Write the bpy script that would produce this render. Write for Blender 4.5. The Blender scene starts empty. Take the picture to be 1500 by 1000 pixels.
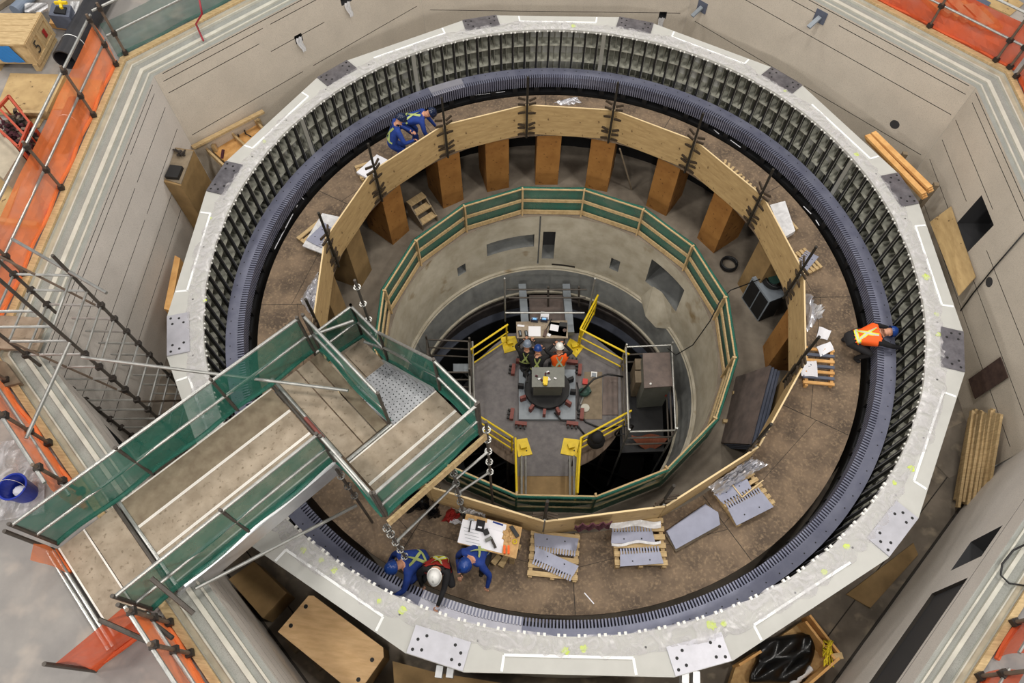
import bpy, bmesh, math, random
from mathutils import Vector, Matrix
from mathutils.bvhtree import BVHTree
C = bpy.context.scene.collection
R = math.radians
rng = random.Random(7)

# ---------------------------------------------------------------- camera
CAM = Vector((0.0, -8.0834, 12.0761)); FPX = 1006.7
ROT = (Matrix.Rotation(0.1207, 3, 'Z') @ Matrix.Rotation(0.5104, 3, 'X') @ Matrix.Rotation(0.0026, 3, 'Z'))
cd = bpy.data.cameras.new('camera'); cam = bpy.data.objects.new('camera', cd); C.objects.link(cam)
cam.matrix_world = Matrix.Translation(CAM) @ ROT.to_4x4()
cd.sensor_fit = 'HORIZONTAL'; cd.sensor_width = 36; cd.lens = FPX*36/1500; cd.clip_end = 200; cd.clip_start = .05
bpy.context.scene.camera = cam
# ---------------------------------------------------------------- world, lamps, exposure
sc = bpy.context.scene
sc.view_settings.view_transform = 'Standard'; sc.view_settings.look = 'None'
sc.view_settings.gamma = 1; sc.view_settings.use_curve_mapping = False
sc.view_settings.exposure = -0.66
w = bpy.data.worlds.new('hall_air'); sc.world = w; w.use_nodes = True
w.node_tree.nodes['Background'].inputs[0].default_value = (.93, .96, 1, 1)
w.node_tree.nodes['Background'].inputs[1].default_value = 0.30
def lamp(name, loc, size, power, col=(1, .95, .88), tgt=(0, 0, 0), shape='DISK'):
    l = bpy.data.lights.new(name, 'AREA'); l.shape = shape; l.size = size; l.energy = power; l.color = col
    o = bpy.data.objects.new(name, l); C.objects.link(o); o.location = loc
    o.rotation_euler = (Vector(tgt)-Vector(loc)).to_track_quat('-Z', 'Y').to_euler()
    return o
for i, (x, y, p) in enumerate([(-9, 9, 1500), (9, 9, 1500), (-10, -6, 1700), (10, -6, 1700), (0, 16, 1000), (0, -14, 1500), (0, 1, 1300)]):
    lamp('high_bay_lamp', (x, y, 20), 2.2, p, tgt=(x*.5, y*.5, 0))
for i, (x, y, p) in enumerate([(-19, -12, 1500), (19, -12, 1500), (0, -22, 2000), (-21, 7, 900), (21, 7, 900)]):
    lamp('wall_fill_light', (x, y, 13), 2.0, p, tgt=(-x*.35, -y*.35, 1), col=(1, .95, .9))  # low side lights added only to brighten the pit walls
l = bpy.data.lights.new('pit_point_light', 'POINT'); l.energy = 60; l.color = (1, .9, .75); l.shadow_soft_size = .25  # warm point light inside the turbine pit, above the platform
# ---------------------------------------------------------------- helpers
def P(u, v, z):
    """point of the plane z seen at the photograph's (u, v)"""
    d = ROT @ Vector(((u-750)/FPX, -(v-500)/FPX, -1)); t = (z-CAM.z)/d.z
    return CAM + d*t
def PW(u, v, az, dist):
    """point of the vertical plane at that distance from the axis, seen at (u, v)"""
    d = ROT @ Vector(((u-750)/FPX, -(v-500)/FPX, -1)); n = Vector((math.cos(R(az)), math.sin(R(az)), 0)); return CAM + d*((dist-n.dot(CAM))/n.dot(d))
def pol(r, az, z=0): return Vector((r*math.cos(R(az)), r*math.sin(R(az)), z))
MATS = {}
def mat(name, col, rough=.7, metal=0, var=0, scale=6, bump=0, bscale=None, col2=None, alpha=1, detail=6, stretch=None, emis=None, trans=0, contrast=(.35, .65), speck=None):
    m = bpy.data.materials.new(name); m.use_nodes = True; nt = m.node_tree; b = nt.nodes['Principled BSDF']
    lin = lambda c: tuple((x/12.92 if x <= .04045 else ((x+.055)/1.055)**2.4) for x in [k/255 for k in c])+(1,)
    c1 = lin(col); c2 = lin(col2) if col2 else tuple(max(0, x*(1-var)) for x in c1[:3])+(1,)
    b.inputs['Base Color'].default_value = c1; b.inputs['Roughness'].default_value = rough; b.inputs['Metallic'].default_value = metal
    if trans: b.inputs['Transmission Weight'].default_value = trans
    b.inputs['Alpha'].default_value = alpha
    if var or col2 or bump:
        tc = nt.nodes.new('ShaderNodeTexCoord'); mp = nt.nodes.new('ShaderNodeMapping'); nt.links.new(tc.outputs['Object'], mp.inputs[0])
        if stretch: mp.inputs['Scale'].default_value = stretch
        n = nt.nodes.new('ShaderNodeTexNoise'); n.inputs['Scale'].default_value = scale; n.inputs['Detail'].default_value = detail; n.inputs['Roughness'].default_value = .6
        nt.links.new(mp.outputs[0], n.inputs['Vector'])
        rp = nt.nodes.new('ShaderNodeValToRGB'); rp.color_ramp.elements[0].position = contrast[0]; rp.color_ramp.elements[1].position = contrast[1]
        rp.color_ramp.elements[0].color = c1; rp.color_ramp.elements[1].color = c2
        nt.links.new(n.outputs[0], rp.inputs[0]); last = rp.outputs[0]
        if speck:
            n2 = nt.nodes.new('ShaderNodeTexNoise'); n2.inputs['Scale'].default_value = speck[1]; n2.inputs['Detail'].default_value = 3
            nt.links.new(tc.outputs['Object'], n2.inputs['Vector'])
            r2 = nt.nodes.new('ShaderNodeValToRGB'); r2.color_ramp.elements[0].position = speck[2]; r2.color_ramp.elements[1].position = speck[3]
            r2.color_ramp.elements[0].color = (0, 0, 0, 1); r2.color_ramp.elements[1].color = (1, 1, 1, 1); nt.links.new(n2.outputs[0], r2.inputs[0])
            mx = nt.nodes.new('ShaderNodeMix'); mx.data_type = 'RGBA'; nt.links.new(r2.outputs[0], mx.inputs[0]); nt.links.new(last, mx.inputs[6])
            mx.inputs[7].default_value = lin(speck[0]); last = mx.outputs[2]
        nt.links.new(last, b.inputs['Base Color'])
        if bump:
            n3 = nt.nodes.new('ShaderNodeTexNoise'); n3.inputs['Scale'].default_value = bscale or scale*4; n3.inputs['Detail'].default_value = 5
            nt.links.new(mp.outputs[0], n3.inputs['Vector'])
            bp = nt.nodes.new('ShaderNodeBump'); bp.inputs['Strength'].default_value = bump; bp.inputs['Distance'].default_value = .02
            nt.links.new(n3.outputs[0], bp.inputs['Height']); nt.links.new(bp.outputs[0], b.inputs['Normal'])
    if emis:
        b.inputs['Emission Color'].default_value = lin(emis[0]); b.inputs['Emission Strength'].default_value = emis[1]
    MATS[name] = m; return m
M = MATS
mat('wall_concrete', (206, 196, 181), .85, var=.12, scale=1.3, bump=.05, bscale=40, speck=((160, 150, 138), 90, .5, .75))
mat('wall_concrete_pale', (212, 205, 197), .85, var=.1, scale=1.1, bump=.05, bscale=40, speck=((170, 164, 158), 90, .5, .75))
mat('groove_dark', (50, 45, 40), .9)
mat('curb_gray', (150, 152, 146), .8, var=.15, scale=3, speck=((120, 120, 116), 120, .5, .7))
mat('curb_light', (192, 190, 178), .8, var=.15, scale=4)
mat('curb_tan', (176, 166, 146), .8, var=.2, scale=4)
mat('hall_concrete', (146, 142, 137), .8, col2=(112, 110, 110), scale=1.0, bump=.05, bscale=60, contrast=(.3, .75), speck=((166, 156, 146), 2.2, .52, .8))
mat('pit_concrete', (128, 118, 106), .85, col2=(98, 90, 80), scale=1.2, speck=((150, 138, 120), 3, .55, .7))
mat('lower_concrete', (140, 130, 116), .85, col2=(112, 102, 90), scale=1.6)
mat('dark_steel_and_shade', (32, 32, 34), .6, .3, var=.3, scale=5)
mat('black_void', (8, 9, 12), .8)
mat('frame_paint', (188, 188, 183), .5, var=.08, scale=3)
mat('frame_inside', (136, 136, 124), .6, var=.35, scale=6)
mat('shelf_paint', (186, 186, 172), .6, var=.25, scale=8)
mat('splice_steel', (142, 140, 146), .38, .75, col2=(108, 106, 112), scale=5, stretch=(1, 1, 1))
mat('splice_sheen', (190, 190, 198), .42, .45, var=.12, scale=6)
mat('bolt_black', (18, 18, 20), .6)
mat('stud_white', (225, 225, 220), .4)
mat('bar_steel', (36, 36, 36), .5, .4, var=.3, scale=8)
mat('bar_gray', (150, 150, 142), .5, .2)
mat('core_blue', (134, 137, 156), .42, .3, col2=(114, 117, 138), scale=2.5)
mat('sheet_blue', (150, 153, 172), .4, .25, var=.12, scale=5)
mat('core_face', (74, 76, 84), .5, .3)
mat('sheet_and_glare', (190, 190, 202), .35, .4, var=.1, scale=4)
mat('tape_white', (238, 240, 240), .6)
mat('neon_paint', (205, 226, 70), .6)
mat('deck_board', (128, 109, 89), .85, col2=(86, 73, 61), scale=2.0, bump=.1, bscale=50, speck=((152, 130, 104), 22, .5, .8))
mat('plywood', (188, 160, 112), .75, col2=(164, 136, 92), scale=2.5, stretch=(1, 1, 5), speck=((108, 84, 54), 9, .66, .72))
mat('plywood_orange', (164, 116, 58), .7, col2=(140, 94, 42), scale=2.2, speck=((100, 62, 26), 8, .62, .7))
mat('plywood_tan', (150, 122, 80), .75, col2=(124, 100, 64), scale=2.2)
mat('plywood_edge', (214, 190, 146), .8)
mat('plywood_new', (236, 198, 148), .7, col2=(218, 178, 128), scale=3, stretch=(1, 5, 1))
mat('osb', (206, 170, 116), .8, col2=(184, 146, 96), scale=14)
mat('lumber', (200, 174, 130), .8, col2=(172, 146, 104), scale=6, stretch=(1, 6, 1))
mat('lumber_orange', (224, 176, 112), .75, col2=(200, 148, 86), scale=5)
mat('lumber_gray', (132, 118, 98), .85, var=.25, scale=6)
mat('plank_gray', (164, 150, 132), .85, col2=(138, 124, 106), scale=4, stretch=(1, 1, 1), speck=((118, 104, 86), 18, .6, .72))
mat('plank_dark', (134, 122, 102), .85, col2=(112, 98, 80), scale=5)
mat('plank_edge', (226, 220, 212), .6)
mat('tube_steel', (176, 176, 172), .38, .7, var=.25, scale=9)
mat('tube_dark', (88, 82, 76), .55, .4, var=.3, scale=9)
mat('tube_rust', (120, 104, 90), .6, .3, var=.3, scale=9)
mat('clamp_dark', (66, 60, 56), .55, .5, var=.3, scale=12)
mat('alu', (206, 208, 210), .35, .6, var=.12, scale=6)
mat('tread_metal', (164, 166, 170), .5, .5, var=.15, scale=9)
mat('post_black', (46, 42, 36), .6, .3)
mat('post_bracket', (58, 46, 32), .7)
mat('yellow_paint', (232, 200, 30), .5, var=.12, scale=10)
mat('red_primer', (126, 66, 58), .6, var=.2, scale=8)
mat('red_paint', (186, 52, 40), .5)
mat('orange_paint', (180, 70, 40), .6, var=.2, scale=8)
mat('coverall_blue', (22, 56, 136), .8, var=.25, scale=14)
mat('cloth_black', (26, 25, 28), .85)
mat('vest_orange', (246, 96, 24), .7)
mat('vest_red', (150, 32, 26), .7)
mat('reflective', (198, 200, 188), .4)
mat('reflective_yellow', (222, 232, 60), .5)
mat('stripe_lime', (168, 182, 110), .5)
mat('helmet_blue', (30, 62, 130), .3)
mat('helmet_navy', (22, 34, 62), .25)
mat('helmet_gray', (120, 132, 150), .3)
mat('helmet_white', (225, 225, 222), .35)
mat('skin', (200, 146, 118), .6)
mat('paper', (232, 232, 238), .8)
mat('foil', (225, 225, 230), .28, .55, bump=.6, bscale=8, var=.1)
mat('bag_black', (12, 12, 14), .3, bump=.5, bscale=6)
mat('rubber_black', (20, 20, 22), .5)
mat('pipe_black', (44, 44, 48), .45, var=.3, scale=6)
mat('screen', (20, 40, 70), .2, emis=((120, 200, 255), 1.2))
mat('bucket_blue', (24, 44, 140), .35)
mat('blue_wrap', (40, 120, 190), .35, bump=.4, bscale=10)
mat('platform_gray', (112, 108, 108), .7, col2=(94, 90, 92), scale=5)
mat('base_gray', (134, 142, 150), .5, var=.1, scale=6)
mat('machine_gray', (112, 114, 108), .5, var=.2, scale=6)
mat('platform_wood', (112, 96, 82), .8, col2=(88, 74, 62), scale=3, stretch=(6, 1, 1))
mat('green_box', (44, 74, 66), .6)
mat('maroon', (74, 34, 44), .9, var=.2, scale=8)
mat('hose_red', (150, 36, 50), .5)
mat('rope_yellow', (214, 190, 30), .7)
mat('rust_steel', (104, 84, 76), .6, .4, col2=(78, 62, 60), scale=6)
mat('tarp_rust', (120, 62, 38), .7, var=.3, scale=6, bump=.3, bscale=8)
mat('bluegray_panel', (92, 98, 114), .6, var=.2, scale=6)
mat('panel_brown', (112, 98, 92), .7, col2=(90, 80, 76), scale=4)
mat('stain', (104, 84, 50), .9, var=.4, scale=6)
mat('duct_dark', (70, 70, 72), .5, .3)
def net_mat(name, col, dens, scale=900):
    m = mat(name, col, .75); nt = m.node_tree; b = nt.nodes['Principled BSDF']
    tc = nt.nodes.new('ShaderNodeTexCoord'); n = nt.nodes.new('ShaderNodeTexNoise'); n.inputs['Scale'].default_value = 3; n.inputs['Detail'].default_value = 3
    nt.links.new(tc.outputs['Object'], n.inputs['Vector'])
    mr = nt.nodes.new('ShaderNodeMapRange'); mr.inputs['From Min'].default_value = .3; mr.inputs['From Max'].default_value = .7
    mr.inputs['To Min'].default_value = dens-.1; mr.inputs['To Max'].default_value = min(1, dens+.1)
    nt.links.new(n.outputs[0], mr.inputs[0]); nt.links.new(mr.outputs[0], b.inputs['Alpha'])
net_mat('net_green', (34, 104, 88), .74); net_mat('net_green_thin', (70, 110, 100), .5)
net_mat('net_orange', (246, 132, 70), .74); net_mat('net_orange_dark', (206, 86, 40), .84)
def plastic(name, col, dens, b1=10):
    m = mat(name, col, .25, bump=.5, bscale=b1); nt = m.node_tree; b = nt.nodes['Principled BSDF']
    tc = nt.nodes.new('ShaderNodeTexCoord'); n = nt.nodes.new('ShaderNodeTexNoise'); n.inputs['Scale'].default_value = 4; n.inputs['Detail'].default_value = 5; n.inputs['Distortion'].default_value = 2.0
    nt.links.new(tc.outputs['Object'], n.inputs['Vector'])
    mr = nt.nodes.new('ShaderNodeMapRange'); mr.inputs['From Min'].default_value = .35; mr.inputs['From Max'].default_value = .65
    mr.inputs['To Min'].default_value = dens[0]; mr.inputs['To Max'].default_value = dens[1]
    nt.links.new(n.outputs[0], mr.inputs[0]); nt.links.new(mr.outputs[0], b.inputs['Alpha'])
plastic('plastic_film', (206, 204, 206), (.1, .62), 5); plastic('plastic_white', (226, 226, 228), (.75, 1))

class MB:
    def __init__(s): s.v = []; s.f = []; s.mi = []; s.cur = 0
    def add(s, vs, fs):
        o = len(s.v); s.v += [Vector(a) for a in vs]
        for f in fs: s.f.append([o+i for i in f]); s.mi.append(s.cur)
        return s
    def box(s, c, d, rz=0, mtx=None, rx=0, ry=0):
        x, y, z = d[0]/2, d[1]/2, d[2]/2
        m = mtx or (Matrix.Rotation(rz, 3, 'Z') @ Matrix.Rotation(ry, 3, 'Y') @ Matrix.Rotation(rx, 3, 'X'))
        vs = [Vector(c)+m @ Vector((a*x, b*y, e*z)) for e in (-1, 1) for b in (-1, 1) for a in (-1, 1)]
        return s.add(vs, [(0, 2, 3, 1), (4, 5, 7, 6), (0, 1, 5, 4), (2, 6, 7, 3), (0, 4, 6, 2), (1, 3, 7, 5)])
    def beam(s, a, b, wd, h, up=(0, 0, 1)):
        """bar of section wd x h between a and b (centre line)"""
        a, b = Vector(a), Vector(b); d = b-a; L = d.length; y = d.normalized(); z = Vector(up)
        x = y.cross(z).normalized(); z = x.cross(y)
        m = Matrix((x, y, z)).transposed()
        return s.box((a+b)/2, (wd, L, h), mtx=m)
    def prism(s, pts, z0, z1):
        n = len(pts); vs = [(p[0], p[1], z0) for p in pts]+[(p[0], p[1], z1) for p in pts]
        return s.add(vs, [list(range(n))[::-1], list(range(n, 2*n))]+[(i, (i+1) % n, n+(i+1) % n, n+i) for i in range(n)])
    def tube(s, a, b, r, n=8, r2=None, cap=True):
        return s.path([a, b], [r, r2 if r2 is not None else r], n, cap)
    def path(s, pts, rad, n=8, cap=True):
        pts = [Vector(p) for p in pts]; N = len(pts)
        if not isinstance(rad, (list, tuple)): rad = [rad]*N
        vs = []; prev = None
        for i, p in enumerate(pts):
            t = (pts[min(i+1, N-1)]-pts[max(i-1, 0)])
            t = t.normalized() if t.length > 1e-9 else Vector((0, 0, 1))
            if prev is None:
                u = t.orthogonal().normalized()
            else:
                u = (prev-t*prev.dot(t))
                u = u.normalized() if u.length > 1e-6 else t.orthogonal().normalized()
            prev = u; w_ = t.cross(u)
            for k in range(n):
                a = 2*math.pi*k/n; vs.append(p+(u*math.cos(a)+w_*math.sin(a))*rad[i])
        fs = [(i*n+k, i*n+(k+1) % n, (i+1)*n+(k+1) % n, (i+1)*n+k) for i in range(N-1) for k in range(n)]
        if cap: fs += [list(range(n))[::-1], [(N-1)*n+k for k in range(n)]]
        return s.add(vs, fs)
    def lathe(s, prof, a0=0, a1=360, n=96, closed=False, c=(0, 0)):
        full = abs(a1-a0) >= 360; m = n if full else n+1; vs = []
        for i in range(m):
            a = R(a0+(a1-a0)*i/n)
            for r, z in prof: vs.append((c[0]+r*math.cos(a), c[1]+r*math.sin(a), z))
        k = len(prof); fs = []
        for i in range(n):
            j = (i+1) % m
            for q in range(k if closed else k-1):
                q2 = (q+1) % k; fs.append((i*k+q, j*k+q, j*k+q2, i*k+q2))
        if closed and not full:
            fs += [list(range(k)), [(m-1)*k+q for q in range(k)][::-1]]
        return s.add(vs, fs)
    def disc(s, c, r, n=12, nrm=(0, 0, 1), h=0):
        nrm = Vector(nrm).normalized(); c = Vector(c)
        return s.tube(c-nrm*.001, c+nrm*(h+.002), r, n)
    def ball(s, c, r, n=10, sc=(1, 1, 1), m=None):
        vs = []; fs = []; c = Vector(c); rings = n//2
        for i in range(1, rings):
            th = math.pi*i/rings
            for k in range(n):
                a = 2*math.pi*k/n; q = Vector((r*sc[0]*math.sin(th)*math.cos(a), r*sc[1]*math.sin(th)*math.sin(a), r*sc[2]*math.cos(th)))
                if m: q = m @ q
                vs.append(c+q)
        t = Vector((0, 0, r*sc[2])); t = m @ t if m else t
        T = len(vs); vs.append(c+t); B = len(vs); vs.append(c-t)
        for k in range(n):
            fs.append((T, k, (k+1) % n)); fs.append((B, (rings-2)*n+(k+1) % n, (rings-2)*n+k))
            for i in range(rings-2): fs.append((i*n+k, (i+1)*n+k, (i+1)*n+(k+1) % n, i*n+(k+1) % n))
        return s.add(vs, fs)
    def sheet(s, fn, nu, nv, th=0):
        vs = [fn(i/nu, j/nv) for j in range(nv+1) for i in range(nu+1)]
        fs = [(j*(nu+1)+i, j*(nu+1)+i+1, (j+1)*(nu+1)+i+1, (j+1)*(nu+1)+i) for j in range(nv) for i in range(nu)]
        return s.add(vs, fs)
    def build(s, name, mats, parent=None, label=None, cat=None, group=None, kind=None, smooth=False, local=False):
        me = bpy.data.meshes.new(name)
        if parent is not None and not local:
            off = parent_loc(parent); vs = [v-off for v in s.v]; loc = (0, 0, 0)
        elif parent is None:
            xs = [v.x for v in s.v]; ys = [v.y for v in s.v]; zs = [v.z for v in s.v]
            loc = Vector(((min(xs)+max(xs))/2, (min(ys)+max(ys))/2, min(zs))); vs = [v-loc for v in s.v]
        else: vs = s.v; loc = (0, 0, 0)
        me.from_pydata([tuple(v) for v in vs], [], s.f)
        if not isinstance(mats, (list, tuple)): mats = [mats]
        for m in mats: me.materials.append(M[m] if isinstance(m, str) else m)
        for p, i in zip(me.polygons, s.mi): p.material_index = i; p.use_smooth = smooth
        me.update()
        o = bpy.data.objects.new(name, me); C.objects.link(o); o.location = loc
        if parent is not None: o.parent = parent
        tag(o, label, cat, group, kind)
        return o
def parent_loc(p):
    v = Vector((0, 0, 0))
    while p is not None: v += Vector(p.location); p = p.parent
    return v
def tag(o, label=None, cat=None, group=None, kind=None):
    if label: o['label'] = label
    if cat: o['category'] = cat
    if group: o['group'] = group
    if kind: o['kind'] = kind
    return o
def thing(name, label, cat, loc=(0, 0, 0), rz=0, group=None):
    o = bpy.data.objects.new(name, None); C.objects.link(o); o.location = loc; o.rotation_euler = (0, 0, rz); o.empty_display_size = .1
    return tag(o, label, cat, group)
def copy_tree(o, parent=None):
    c = o.copy(); C.objects.link(c); c.parent = parent
    for ch in [x for x in bpy.data.objects if x.parent == o]: copy_tree(ch, c)
    return c
def struct(mb, name, mats, smooth=False): return mb.build(name, mats, kind='structure', smooth=smooth)
def solid(o, th, off=-1):
    m = o.modifiers.new('thickness', 'SOLIDIFY'); m.thickness = th; m.offset = off; return o
# ================================================================ SETTING
ZR, ZF, ZH = 2.4, -1.05, 2.5        # curb lip, pit floor, hall floor
AP, OR = 8.41, 9.10                 # octagon apothem / circumradius
SIDES = [('north', 96), ('northeast', 51), ('east', 6), ('southeast', 321), ('south', 276), ('southwest', 231), ('west', 186), ('northwest', 141)]
OFF = {231: (-.35, .75, .30), 321: (-.14, .62, .2), 276: (-.2, .7, .2), 6: (0, .95, 0), 186: (0, .93, 0)}
def sr(az, r):
    o, k, b = OFF.get(az, (0, 1, 0)); return AP+o+(r-AP)*k if r >= AP and r < 10 else r+o if r >= 10 else r
def ringpoly(r):
    out = []
    for k in range(8):
        a0, a1 = (96+45*k) % 360, (141+45*k) % 360; n0, n1 = pol(1, a0), pol(1, a1); r0, r1 = sr(a0, r), sr(a1, r)
        det = n0.x*n1.y-n0.y*n1.x; out.append(Vector(((r0*n1.y-r1*n0.y)/det, (n0.x*r1-n1.x*r0)/det, 0)))
    return out
def wall_ap(az, z): o, k, b = OFF.get(az, (0, 1, 0)); return AP+o+b*(ZR-z)/(ZR-ZF)
def grid_surface(mb, us, vs_, depth, mp):
    """surface over a u-v grid, cells sunk by depth(u, v); material index = 1 where sunk"""
    D = {}
    for i in range(len(us)-1):
        for j in range(len(vs_)-1):
            D[i, j] = depth((us[i]+us[i+1])/2, (vs_[j]+vs_[j+1])/2)
    def q(pts, m):
        mb.cur = m; mb.add([mp(*p) for p in pts], [(0, 1, 2, 3)])
    for (i, j), (d, m) in D.items():
        u0, u1, v0, v1 = us[i], us[i+1], vs_[j], vs_[j+1]
        q([(u0, v0, d), (u1, v0, d), (u1, v1, d), (u0, v1, d)], m)
        if (i+1, j) in D and D[i+1, j][0] != d:
            e = D[i+1, j]; q([(u1, v0, d), (u1, v0, e[0]), (u1, v1, e[0]), (u1, v1, d)], 2 if max(d, e[0]) > .05 else 1)
        if (i, j+1) in D and D[i, j+1][0] != d:
            e = D[i, j+1]; q([(u0, v1, d), (u1, v1, d), (u1, v1, e[0]), (u0, v1, e[0])], 2 if max(d, e[0]) > .05 else 1)
# per wall: grooves (z, s0, s1) and recesses (s0, s1, z0, z1, depth, material)
GR = {96: [(.52, -3.3, 3.3), (1.63, -3.3, 3.3), (2.2, -3.3, 3.3)],
      51: [(2.36, -3.35, 3.35), (2.17, -3.4, -.35), (2.17, 0.05, 3.3), (1.63, -3.4, 3.3), (.43, -3.38, -.2), (.43, 0, 3.2)],
      6: [(2.34, -3.3, 3.4), (2.17, .2, 3.3), (1.62, .95, 3.4), (1.08, 1.62, 3.37), (.54, 1.65, 3.32), (2.17, -3.3, .1), (1.1, -3.2, .35), (.5, -3.2, .3), (-.1, -3.3, 3.3)],
      321: [(1.9, -3.2, 1.4)],
      276: [(1.6, -3.2, 3.2)], 231: [(2.2, -3.2, 3.2), (1.6, -3.2, 3.2), (1.0, -3.2, 3.2), (.3, -3.2, 3.2)],
      186: [(2.34, -3.3, 3.3), (2.2, -3.2, -1.5), (2.2, -1.35, 3.3), (1.75, -3.3, -1.2), (1.75, -1.05, 3.3), (1.15, -3.3, -.9), (1.15, -.75, 3.3), (.6, -2.9, 3.3), (.1, -2.9, 3.3)],
      141: [(2.36, -3.3, 3.3), (2.2, .9, 3.36), (1.91, 1.1, 3.38), (2.2, -3.3, .7), (1.6, -.6, .9), (.71, .3, 3.37), (.71, -3.3, 0)]}
RC = {6: [(.66, 1.42, .62, 1.5, .7, 2)], 321: [(.2, .85, .85, 1.75, .25, 2), (-2.3, -.25, .72, 1.8, .05, 2)],
      141: [(-1.45, -1.15, 1.75, 2.05, .3, 2), (.05, .25, 1.45, 1.65, .3, 2)],
      231: [(-3.1, -2.4, .2, 1.0, .3, 2)], 96: [(-2.95, -2.75, .35, .55, .2, 2)]}
for side, az in SIDES:
    n = pol(1, az); t = Vector((-n.y, n.x, 0)); H = OR*math.sin(R(22.5)); mb = MB(); H += .12 if az in (231, 321, 276) else 0
    gs = GR.get(az, []); rs = RC.get(az, []); us = {-H, H}; vs_ = {ZF-.2, ZR}
    for z, a, b in gs: us |= {a, b}; vs_ |= {z-.008, z+.008}
    for a, b, z0, z1, d, m in rs: us |= {a, b}; vs_ |= {z0, z1}
    def depth(u, v):
        for a, b, z0, z1, d, m in rs:
            if a < u < b and z0 < v < z1: return (d, 2)
        for z, a, b in gs:
            if a < u < b and abs(v-z) < .008: return (.03, 1)
        return (0, 0)
    grid_surface(mb, sorted(us), sorted(vs_), depth, lambda u, v, d: n*(wall_ap(az, v)+d)+t*u+Vector((0, 0, v)))
    wm = 'wall_concrete_pale' if az in (186, 231, 321) else 'wall_concrete'
    struct(mb, 'wall_'+side, [wm, 'groove_dark', 'duct_dark'])
def octband(mb, r0, r1, z0, z1, k=None):
    """flat band of the octagon from apothem r0 (z0) to r1 (z1)"""
    a, b = ringpoly(r0), ringpoly(r1)
    for i in range(8):
        j = (i+1) % 8
        if k is not None and i != k: continue
        mb.add([(a[i].x, a[i].y, z0), (a[j].x, a[j].y, z0), (b[j].x, b[j].y, z1), (b[i].x, b[i].y, z1)], [(0, 1, 2, 3)])
prof = [(8.41, ZR, 0), (8.50, ZR, 0), (8.50, 2.43, 1), (8.54, 2.43, 1), (8.54, ZR, 0), (8.66, ZR, 2), (8.66, 2.44, 1), (8.74, 2.45, 1), (8.74, 2.42, 0), (8.92, 2.42, 0), (8.92, 2.47, 1), (8.95, 2.47, 1), (8.95, 2.45, 2), (9.06, 2.45, 2), (9.06, ZH, 0)]
mb = MB()
for a, b in zip(prof[:-1], prof[1:]):
    mb.cur = a[2] if a[1] == b[1] else 1
    octband(mb, a[0], b[0], a[1], b[1])
struct(mb, 'trim_1', ['curb_gray', 'curb_light', 'curb_tan'])
mb = MB(); octband(mb, 9.06, 24, ZH, ZH); struct(mb, 'floor', ['hall_concrete'])
mb = MB()
for i in range(8):
    a = ringpoly(AP+.35)[i]; b = ringpoly(AP+.35)[(i+1) % 8]
    n_ = 1
    mb.add([(a.x, a.y, ZF), (b.x, b.y, ZF), (b.x*.75, b.y*.75, ZF), (a.x*.75, a.y*.75, ZF)], [(0, 1, 2, 3)])
struct(mb, 'floor_pit', ['pit_concrete'])
# timber sill boards on the curb and round holes in the walls
mb = MB(); octband(mb, 9.07, 9.07, 2.5, 2.55); octband(mb, 9.07, 9.2, 2.55, 2.55); octband(mb, 9.2, 9.2, 2.55, 2.5)
struct(mb, 'trim_4', ['lumber'])
mb = MB()
for az, s_, z_, r_ in ((51, -2.52, .76, .11), (6, -.25, .87, .1), (96, .3, 1.0, .05)):
    n = pol(1, az); t = Vector((-n.y, n.x, 0)); c = n*(AP-.002)+t*s_+Vector((0, 0, z_)); mb.disc(c, r_, 20, n)
struct(mb, 'trim_5', ['duct_dark'])
mb = MB()
for az in (231, 321):
    n = pol(1, az); t = Vector((-n.y, n.x, 0)); a_ = wall_ap(az, ZF); mb.beam(n*(a_-.02)-t*3.4+Vector((0, 0, ZF+.01)), n*(a_-.02)+t*3.4+Vector((0, 0, ZF+.01)), .04, .03)
    mb.beam(n*(a_-.5)-t*3.2+Vector((0, 0, ZF+.0)), n*(a_-.5)+t*3.2+Vector((0, 0, ZF+.0)), .02, .006)
struct(mb, 'trim_6', ['groove_dark'])
# lower ring floor, wall behind the boxes coloured dark for the shade there
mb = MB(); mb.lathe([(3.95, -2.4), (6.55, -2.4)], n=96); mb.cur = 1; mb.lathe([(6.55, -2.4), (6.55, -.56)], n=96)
struct(mb, 'floor_lower', ['lower_concrete', 'dark_steel_and_shade'])
# turbine pit wall with its recesses
RCY = [(102, 122, -3.75, -3.2, .3, 2), (93.5, 98.5, -4.35, -3.1, .5, 3), (132, 136, -4.0, -3.6, .25, 2), (65.5, 69.5, -4.2, -3.7, .3, 2), (35, 53, -3.9, -2.85, 1.1, 3), (99.7, 100.3, -4.6, -2.42, .06, 2), (84, 94, -4.68, -4.6, .05, 1)]
us = set(range(0, 361, 3)); vs_ = {-4.7, -2.4}
for a, b, z0, z1, d, m in RCY: us |= {a, b}; vs_ |= {z0, z1}
def dep(u, v):
    for a, b, z0, z1, d, m in RCY:
        if a < u < b and z0 < v < z1: return (d, m)
    return (0, 0)
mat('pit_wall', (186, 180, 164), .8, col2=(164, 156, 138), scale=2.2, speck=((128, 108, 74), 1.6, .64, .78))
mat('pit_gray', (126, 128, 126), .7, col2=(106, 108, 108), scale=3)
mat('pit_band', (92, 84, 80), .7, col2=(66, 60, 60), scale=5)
mb = MB(); grid_surface(mb, sorted(us), sorted(vs_), dep, lambda u, v, d: pol(3.97+d, u, v))
struct(mb, 'wall_turbine_pit', ['pit_wall', 'groove_dark', 'pit_gray', 'duct_dark'])
mb = MB(); mb.lathe([(3.97, -4.7), (3.90, -4.7), (3.90, -4.76), (3.86, -4.76)], n=96); mb.cur = 1
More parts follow.
